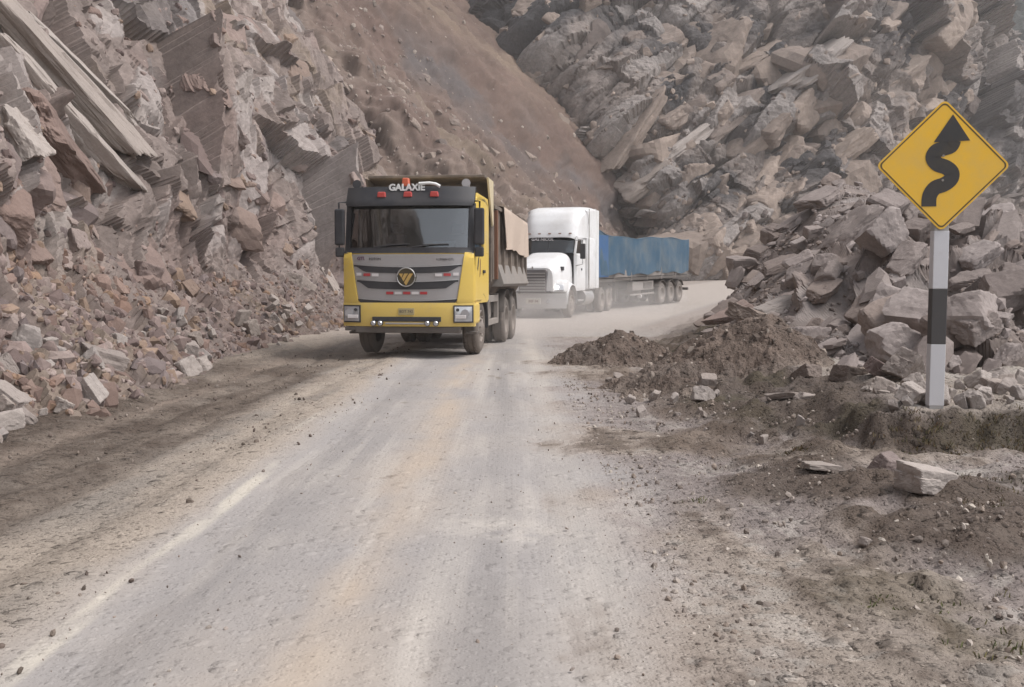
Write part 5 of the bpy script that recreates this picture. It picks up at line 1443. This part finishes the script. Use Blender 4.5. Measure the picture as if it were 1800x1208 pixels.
# ---------------------------------------------------------------- blue-sheeted trailer
def trailer():
    T = empty("semi_trailer")
    tag(T, "long flatbed trailer with blue tarpaulin sides pulled by the white tractor unit", "trailer")
    MB().box(-1.22, 1.22, -1.0, 11.4, 1.24, 1.36).build("deck", M_CHS, T, .01)
    for sx in (-1, 1):
        MB().prism([(-.9, 1.10), (2.4, 1.08), (3.2, .84), (11.3, .84), (11.3, 1.24), (-.9, 1.24)], sx * .45 - .05, sx * .45 + .05).build("frame_beam", M_CHS, T, .01)
        MB().box(sx * 1.24 - .03, sx * 1.24 + .03, -1.0, 11.9, 1.22, 1.34).build("side_rail", M_CHS, T, .01)
        n = 6
        for k in range(n):
            y0, y1 = -.9 + k * 12.3 / n, -.9 + (k + 1) * 12.3 / n - .06
            MB().box(sx * 1.22 - .025, sx * 1.22 + .025, y0, y1, 1.37, 1.86).build("side_board", M_TIMB, T, .01)
        for k in range(n + 1):
            y = -.93 + k * 12.3 / n
            MB().box(sx * 1.24 - .03, sx * 1.24 + .03, y - .05, y + .05, 1.2, 2.75).build("stake", M_TIMB, T, .008)
        r = np.random.default_rng(8)
        ph = r.uniform(0, 6, 8)
        def tarp(s_, t, sx=sx):
            y = -.80 + 12.15 * s_
            z0 = 1.50 + .05 * math.sin(s_ * 31 + ph[0]) + .04 * math.sin(s_ * 13 + ph[1])
            z1 = 3.16 + .05 * math.sin(s_ * 9 + ph[2]) + .03 * math.sin(s_ * 23 + ph[5]) + .12 * math.exp(-(s_ / .05) ** 2) - .05 * math.sin(s_ * math.pi)
            fold = .030 * math.sin(s_ * 44 + ph[3] + 2.6 * math.sin(s_ * 11) + t) * (.4 + .6 * math.sin(s_ * 7) ** 2) + .014 * math.sin(s_ * 97 + ph[4] + 2 * math.sin(s_ * 19)) + .03 * math.sin(s_ * 17 + 4 * t)
            return (sx * (1.315 + fold * (1.15 - .75 * t)), y, z0 * (1 - t) + z1 * t)
        MB().surf(tarp, 220, 12, (-.012 * sx, 0, 0)).build("tarpaulin", M_BLU, T, smooth=1.2)
        MB().surf(lambda s_, t, sx=sx: (sx * (1.33 - .30 * t), tarp(s_, 1)[1], tarp(s_, 1)[2] + .012 - .03 * t), 160, 3, (0, 0, -.012)).build("tarpaulin_fold", mat("pale_blue_tarp", (.11, .17, .22), .8), T, smooth=1.2)
        # landing leg, tool box
        MB().box(sx * .75 - .06, sx * .75 + .06, 2.3, 2.45, .35, 1.2).build("landing_leg", M_CHS, T, .01)
        bx = MB().box(sx * 1.05 - .14, sx * 1.05 + .14, 3.5, 6.3, .74, 1.16).build("tool_box", M_TIMB, T, .02)
        MB().box(sx * 1.2 - .02, sx * 1.2 + .02, 4.9, 6.0, .82, 1.08).build("tool_box_door", M_CHS, bx, .01)
        MB().box(sx * 1.12 - .03, sx * 1.12 + .03, 3.3, 6.5, .52, .60).build("side_guard", M_TIMB, T, .01)
        for y in (7.5, 8.85, 10.2):
            wheel(T, sx * 1.08, y, .51, .28, sx, True); wheel(T, sx * .74, y, .51, .28, sx, True)
            def fg2(s_, t, sx=sx, y=y):
                a = math.radians(150 - 120 * t)
                return (sx * (.62 + .62 * s_), y - .62 * math.cos(a), .50 + .62 * math.sin(a))
            MB().surf(fg2, 4, 12, (0, 0, .015)).build("mudguard", M_CHS, T, smooth=.8)
    sp = empty("spare_wheel"); sp.parent = T
    q = MB(); q.lathe_x([(-.13, .28), (-.14, .42), (-.08, .5), (.08, .5), (.14, .42), (.13, .28), (-.13, .28)], 0, 0, 0, 32)
    t_ = q.build("spare_tyre", M_RUB, sp, smooth=.8)
    sp.location = (.55, 4.9, .66); sp.rotation_euler = (0, math.pi / 2, 0)
    MB().disc_y(1.1, 4.6, 4.7, .46, .10, 18).build("hub_disc", M_WREF, T)
    for y in (7.5, 8.85, 10.2):
        MB().tube([(-.9, y, .52), (.9, y, .52)], .09, 10).build("axle", M_CHS, T)
    MB().box(-1.26, 1.26, -1.06, -.96, 1.30, 3.14).build("headboard", M_DBLU, T, .015)
    for xs in (-1.2, -.6, 0, .6, 1.2):
        MB().box(xs - .05, xs + .05, -1.12, -1.055, 1.3, 3.10).build("headboard_post", M_DBLU, T, .01)
    MB().box(1.262, 1.335, -1.06, .25, 1.42, 3.14).build("corner_board", M_DBLU, T, .012)
    MB().box(-1.24, 1.24, 11.3, 11.38, 1.36, 2.9).build("tailboard", M_DBLU, T, .01)
    MB().box(-1.25, 1.25, 11.4, 11.55, .55, .68).build("rear_bumper", M_CHS, T, .01)
    # load and bundled canvas on top of the headboard
    def load(s_, t):
        x = -1.15 + 2.3 * s_; y = -.9 + 12.1 * t
        return (x, y, 2.2 + .35 * math.sin(math.pi * s_) + .12 * math.sin(y * 1.3 + x) + .08 * math.sin(y * 3.1))
    MB().surf(load, 16, 60, (0, 0, -.05)).build("load", mat("ore_load", (.26, .21, .185), .95, bump=.8, bscale=6), T, smooth=1.)
    MB().box(.35, 1.15, -.98, -.45, 3.16, 3.46).build("canvas_bundle", mat("pale_canvas", (.42, .39, .36), .9, bump=.5, bscale=8), T, .10, 4, smooth=1.)
    return T
kp = Matrix.Rotation(TR_YAW, 4, 'Z') @ Vector((0, 6.55, 0)) + Vector(tr.location)
tl = trailer()
TL_YAW = math.radians(-27)
tl.location = (kp.x, kp.y, float(zr(kp.y)) + .0)
tl.rotation_euler = (math.radians(1.25), 0, TL_YAW)

# ---------------------------------------------------------------- road sign
def road_sign():
    c = P(1654, 292, 8.55); b = P(1643, 700, 8.58)
    T = empty("road_sign", (float(b[0]), float(b[1]), float(b[2])), (0, math.radians(.25), math.radians(-4)))
    tag(T, "yellow diamond warning sign with black winding arrow on a striped white and black post", "road sign")
    H = float(c[2] - b[2])
    ox = float(c[0] - b[0])
    hw, hd = .062, .05
    h = H - .53
    post = MB().box(-hw + .003, hw - .003, -hd + .003, hd - .003, -.35, h + .55).build("post", mat("post_concrete", (.36, .35, .34), .8), T, .006)
    wp = mat("worn_white_paint", (.60, .60, .63), .7, dirt=(.42, .39, .37), dirt_amt=.5, dscale=5)
    bp = mat("worn_black_paint", (.040, .040, .043), .65, dirt=(.12, .105, .095), dirt_amt=.5, dscale=5)
    e = [-.06, h * .325, h * .655, h - .005]
    for k, m in enumerate((wp, bp, wp)):
        MB().box(-hw, hw, -hd, hd, e[k], e[k + 1]).build("band", m, post, .005)
    # plate
    def diamond(side, rad, n=6):
        pts = []
        hs = side / 2
        for (cx, cy, a0) in ((hs - rad, hs - rad, 0), (-hs + rad, hs - rad, 90), (-hs + rad, -hs + rad, 180), (hs - rad, -hs + rad, 270)):
            for k in range(n + 1):
                a = math.radians(a0 + 90 * k / n)
                x, y = cx + rad * math.cos(a), cy + rad * math.sin(a)
                pts.append(((x - y) * math.sqrt(.5), (x + y) * math.sqrt(.5)))
        return pts
    zc = H; xc = ox
    def at(pts): return [(x + xc, z + zc) for x, z in pts]
    my = mat("sign_yellow", (.82, .47, .018), .5, dirt=(.60, .42, .16), dirt_amt=.5, dscale=3)
    md = mat("sign_border", (.10, .065, .022), .6)
    pl = MB().prism(at(diamond(.765, .045)), -.062, -.055, 'y').build("plate", my, T)
    MB().prism(at(diamond(.765, .045)), -.0545, -.052, 'y').build("plate_back", M_FRM, pl)
    # border ring
    o, i = at(diamond(.738, .038)), at(diamond(.716, .034))
    n = len(o)
    V = [(x, -.0635, z) for x, z in o] + [(x, -.0635, z) for x, z in i] + [(x, -.0621, z) for x, z in o] + [(x, -.0621, z) for x, z in i]
    F = [(k, (k + 1) % n, n + (k + 1) % n, n + k) for k in range(n)] + [(k, 2 * n + k, 2 * n + (k + 1) % n, (k + 1) % n) for k in range(n)] + [(n + k, n + (k + 1) % n, 3 * n + (k + 1) % n, 3 * n + k) for k in range(n)]
    MB().add(V, F).build("border", md, pl)
    # winding arrow
    ctr = np.array([(353, 978), (355, 930), (378, 893), (420, 876), (449, 852), (452, 822), (425, 798), (386, 783), (365, 755), (378, 725), (412, 712), (445, 700), (456, 672)], float)
    cl = catmull(ctr, 60, 0)
    cl = np.stack([(cl[:, 0] - 412) * .001783, (790 - cl[:, 1]) * .001783], 1)
    d = np.gradient(cl, axis=0); d /= np.linalg.norm(d, axis=1)[:, None]
    nn = np.stack([-d[:, 1], d[:, 0]], 1)
    w = .060
    A, B = cl + nn * w, cl - nn * w
    black = mat("sign_black", (.030, .029, .030), .55, dirt=(.12, .09, .05), dirt_amt=.35, dscale=6)
    V = [(p[0] + xc, -.0650, p[1] + zc) for p in A] + [(p[0] + xc, -.0650, p[1] + zc) for p in B]
    m = len(A)
    MB().add(V, [(k, k + 1, m + k + 1, m + k) for k in range(m - 1)]).build("arrow_shaft", black, pl)
    hd_ = [((x - 412) * .001783 + xc, (790 - z) * .001783 + zc) for x, z in ((366, 684), (530, 676), (449, 556))]
    MB().prism(hd_, -.0662, -.0653, 'y').build("arrow_head", black, pl)
    for dz in (-.10, .10):
        MB().disc_y(xc, -.068, -.0625, zc + dz - .02, .010, 10).build("bolt", M_FRM, pl)
    return T
road_sign()

# ---------------------------------------------------------------- heaps of brown earth beside the road
def mound(cx, cy, rx, ry, h, seed, label, skew=0.0, ang=0.0):
    n = 150
    g = np.linspace(-1.25, 1.25, n)
    X, Y = np.meshgrid(g, g)
    x, y = X.ravel(), Y.ravel()
    ca, sa = math.cos(ang), math.sin(ang)
    wx = cx + (x * ca * rx - y * sa * ry); wy = cy + (x * sa * rx + y * ca * ry)
    p = np.stack([wx, wy, wx * 0], 1)
    rr = np.hypot(x - skew * (1 - np.hypot(x, y)), y) + .26 * fbm(p, .9, 3, seed) + .09 * fbm(p, .25, 3, seed + 9)
    prof = np.clip(1 - rr, 0, 1)
    prof = 1 - np.sqrt((1 - prof) ** 2 + .09)
    prof = np.clip(prof / (1 - math.sqrt(.09)), -.05, 1)
    bh, bc, _ = blocks(p, .17, None, seed, .9); b2, _, _ = blocks(p, .07, None, seed + 1, .9)
    z = zg(wx, wy) - .07 + h * prof + (.05 * bh + .022 * b2 + .05 * fbm(p, .5, 4, seed + 2)) * sstep(0, .15, prof)
    c = np.repeat(np.array([[.138, .105, .086]]), len(x), 0) * (.8 + .45 * bc)[:, None]
    c = mixc(c, np.array([.17, .138, .118]), sstep(.05, .4, fbm(p, .6, 4, seed + 5)) * .6)
    c = mixc(c, np.array([.30, .25, .21]), (1 - sstep(.02, .25, prof)) * .6)
    me = mesh_np("earth_heap", np.stack([wx - cx, wy - cy, z], 1), grid_faces(n, n), c, False)
    o = link("earth_heap", me, M_DIRT); o.location = (cx, cy, 0)
    tag(o, label, "earth heap", "heaps of brown earth along the road edge")
    r = np.random.default_rng(seed)
    k = r.choice(np.where((prof > .08))[0], 170)
    sz = .015 * (.10 / .015) ** (r.random(170) ** 2.2)
    heap("clods", PEBBLES, np.stack([wx[k] - cx, wy[k] - cy, z[k]], 1), sz, rot_mats(170, r), rock_palette(r, 170, [(.16, .13, .11), (.28, .235, .20), (.36, .31, .27), (.12, .095, .08)]), M_RUBBLE, o)
    return o
mound(1.75, 17.6, 1.15, .9, .66, 601, "small pointed heap of dark earth at the road edge near the trucks", .1)
mound(2.85, 13.6, 1.6, 1.5, .74, 602, "larger ramp-shaped heap of brown earth left of the rock outcrop", .35, .2)

# ---------------------------------------------------------------- dry grass and moss on the bank
def grass():
    r = np.random.default_rng(12)
    V, F, C = [], [], []
    n = 0
    def tuft(x, y, k, hmax, pal):
        nonlocal n
        z = float(zg(np.array([x]), np.array([y]))[0])
        for _ in range(k):
            a = r.uniform(0, 6.28); l = hmax * r.uniform(.35, 1); bx, by = x + r.normal(0, .03), y + r.normal(0, .03)
            lean = r.uniform(.2, 1.0) * l; w = .004
            dx, dy = math.cos(a), math.sin(a)
            V.extend([(bx - dy * w, by + dx * w, z - .01), (bx + dy * w, by - dx * w, z - .01), (bx + dx * lean * .4, by + dy * lean * .4, z + l * .6), (bx + dx * lean, by + dy * lean, z + l * .85)])
            F.extend([(n, n + 1, n + 2), (n + 1, n + 3, n + 2)])
            c = np.array(pal[r.integers(len(pal))]) * r.uniform(.7, 1.3)
            C.extend([c] * 4); n += 4
    pal = [(.10, .085, .042), (.075, .072, .035), (.13, .095, .052), (.11, .07, .04), (.17, .135, .08)]
    for _ in range(520):
        x = r.uniform(2.2, 5.2); y = 7.9 + .45 * r.random() + .06 * (x - 3.5)
        tuft(x, y, 8, .042, pal)
    for _ in range(120):
        x, y = r.normal(3.6, .6), r.normal(5.9, .45)
        if x > 2.4: tuft(x, y, 6, .03, pal)
    for cx, cy, s, k in ((1.75, 4.45, .14, 16), (1.95, 3.95, .12, 8), (1.22, 6.6, .05, 5)):
        for _ in range(k): tuft(r.normal(cx, s), r.normal(cy, s), 7, .035, [(.12, .13, .055), (.17, .15, .07), (.10, .11, .05)])
    me = mesh_np("dry_grass", np.array(V), np.array(F), np.array(C))
    o = link("dry_grass", me, earth_mat("grass_blade", 30, .0, .001, .15)); tag(o, "low dry grass and moss on the bank below the sign", "grass", kind="stuff")
grass()

# ---------------------------------------------------------------- dusty air
def volume_mat(name, color, density, aniso=.2):
    m = bpy.data.materials.new(name); m.use_nodes = True
    nt = m.node_tree; nt.nodes.clear()
    out = nt.nodes.new("ShaderNodeOutputMaterial"); pv = nt.nodes.new("ShaderNodeVolumePrincipled")
    pv.inputs["Color"].default_value = (*color, 1); pv.inputs["Density"].default_value = density; pv.inputs["Anisotropy"].default_value = aniso
    nt.links.new(pv.outputs[0], out.inputs["Volume"])
    return m
hz = MB().box(-420, 420, -120, 430, -2.5, 130).build("haze", volume_mat("dusty_air", (.93, .90, .88), .0008, .1))
hz["kind"] = "stuff"
# powder thrown up by the wheels: soft low puffs of thin dust
def dust_puff(x, y, rx, ry, rz, dens, rot=0.0):
    V, F = ICO[4]
    Q = V * np.array([rx, ry, rz])
    Q = Q * (1 + .12 * fbm(V * 2 + x, 1.0, 3, int(abs(y) * 7)))[:, None]
    me = mesh_np("dust", Q, F, None, True)
    o = link("dust", me, volume_mat("road_dust", (.93, .89, .86), dens, 0.0))
    o.location = (x, y, float(zr(y)) + rz * .55); o.rotation_euler = (0, 0, rot)
    tag(o, "thin dust hanging over the road behind the wheels", "dust", kind="stuff")
dust_puff(2.0, 33.5, 3.2, 5.5, .95, .032, -.35)
dust_puff(3.8, 43.0, 3.4, 7.0, .85, .030, -.4)
dust_puff(-.2, 25.5, 2.6, 4.0, .7, .035, -.1)
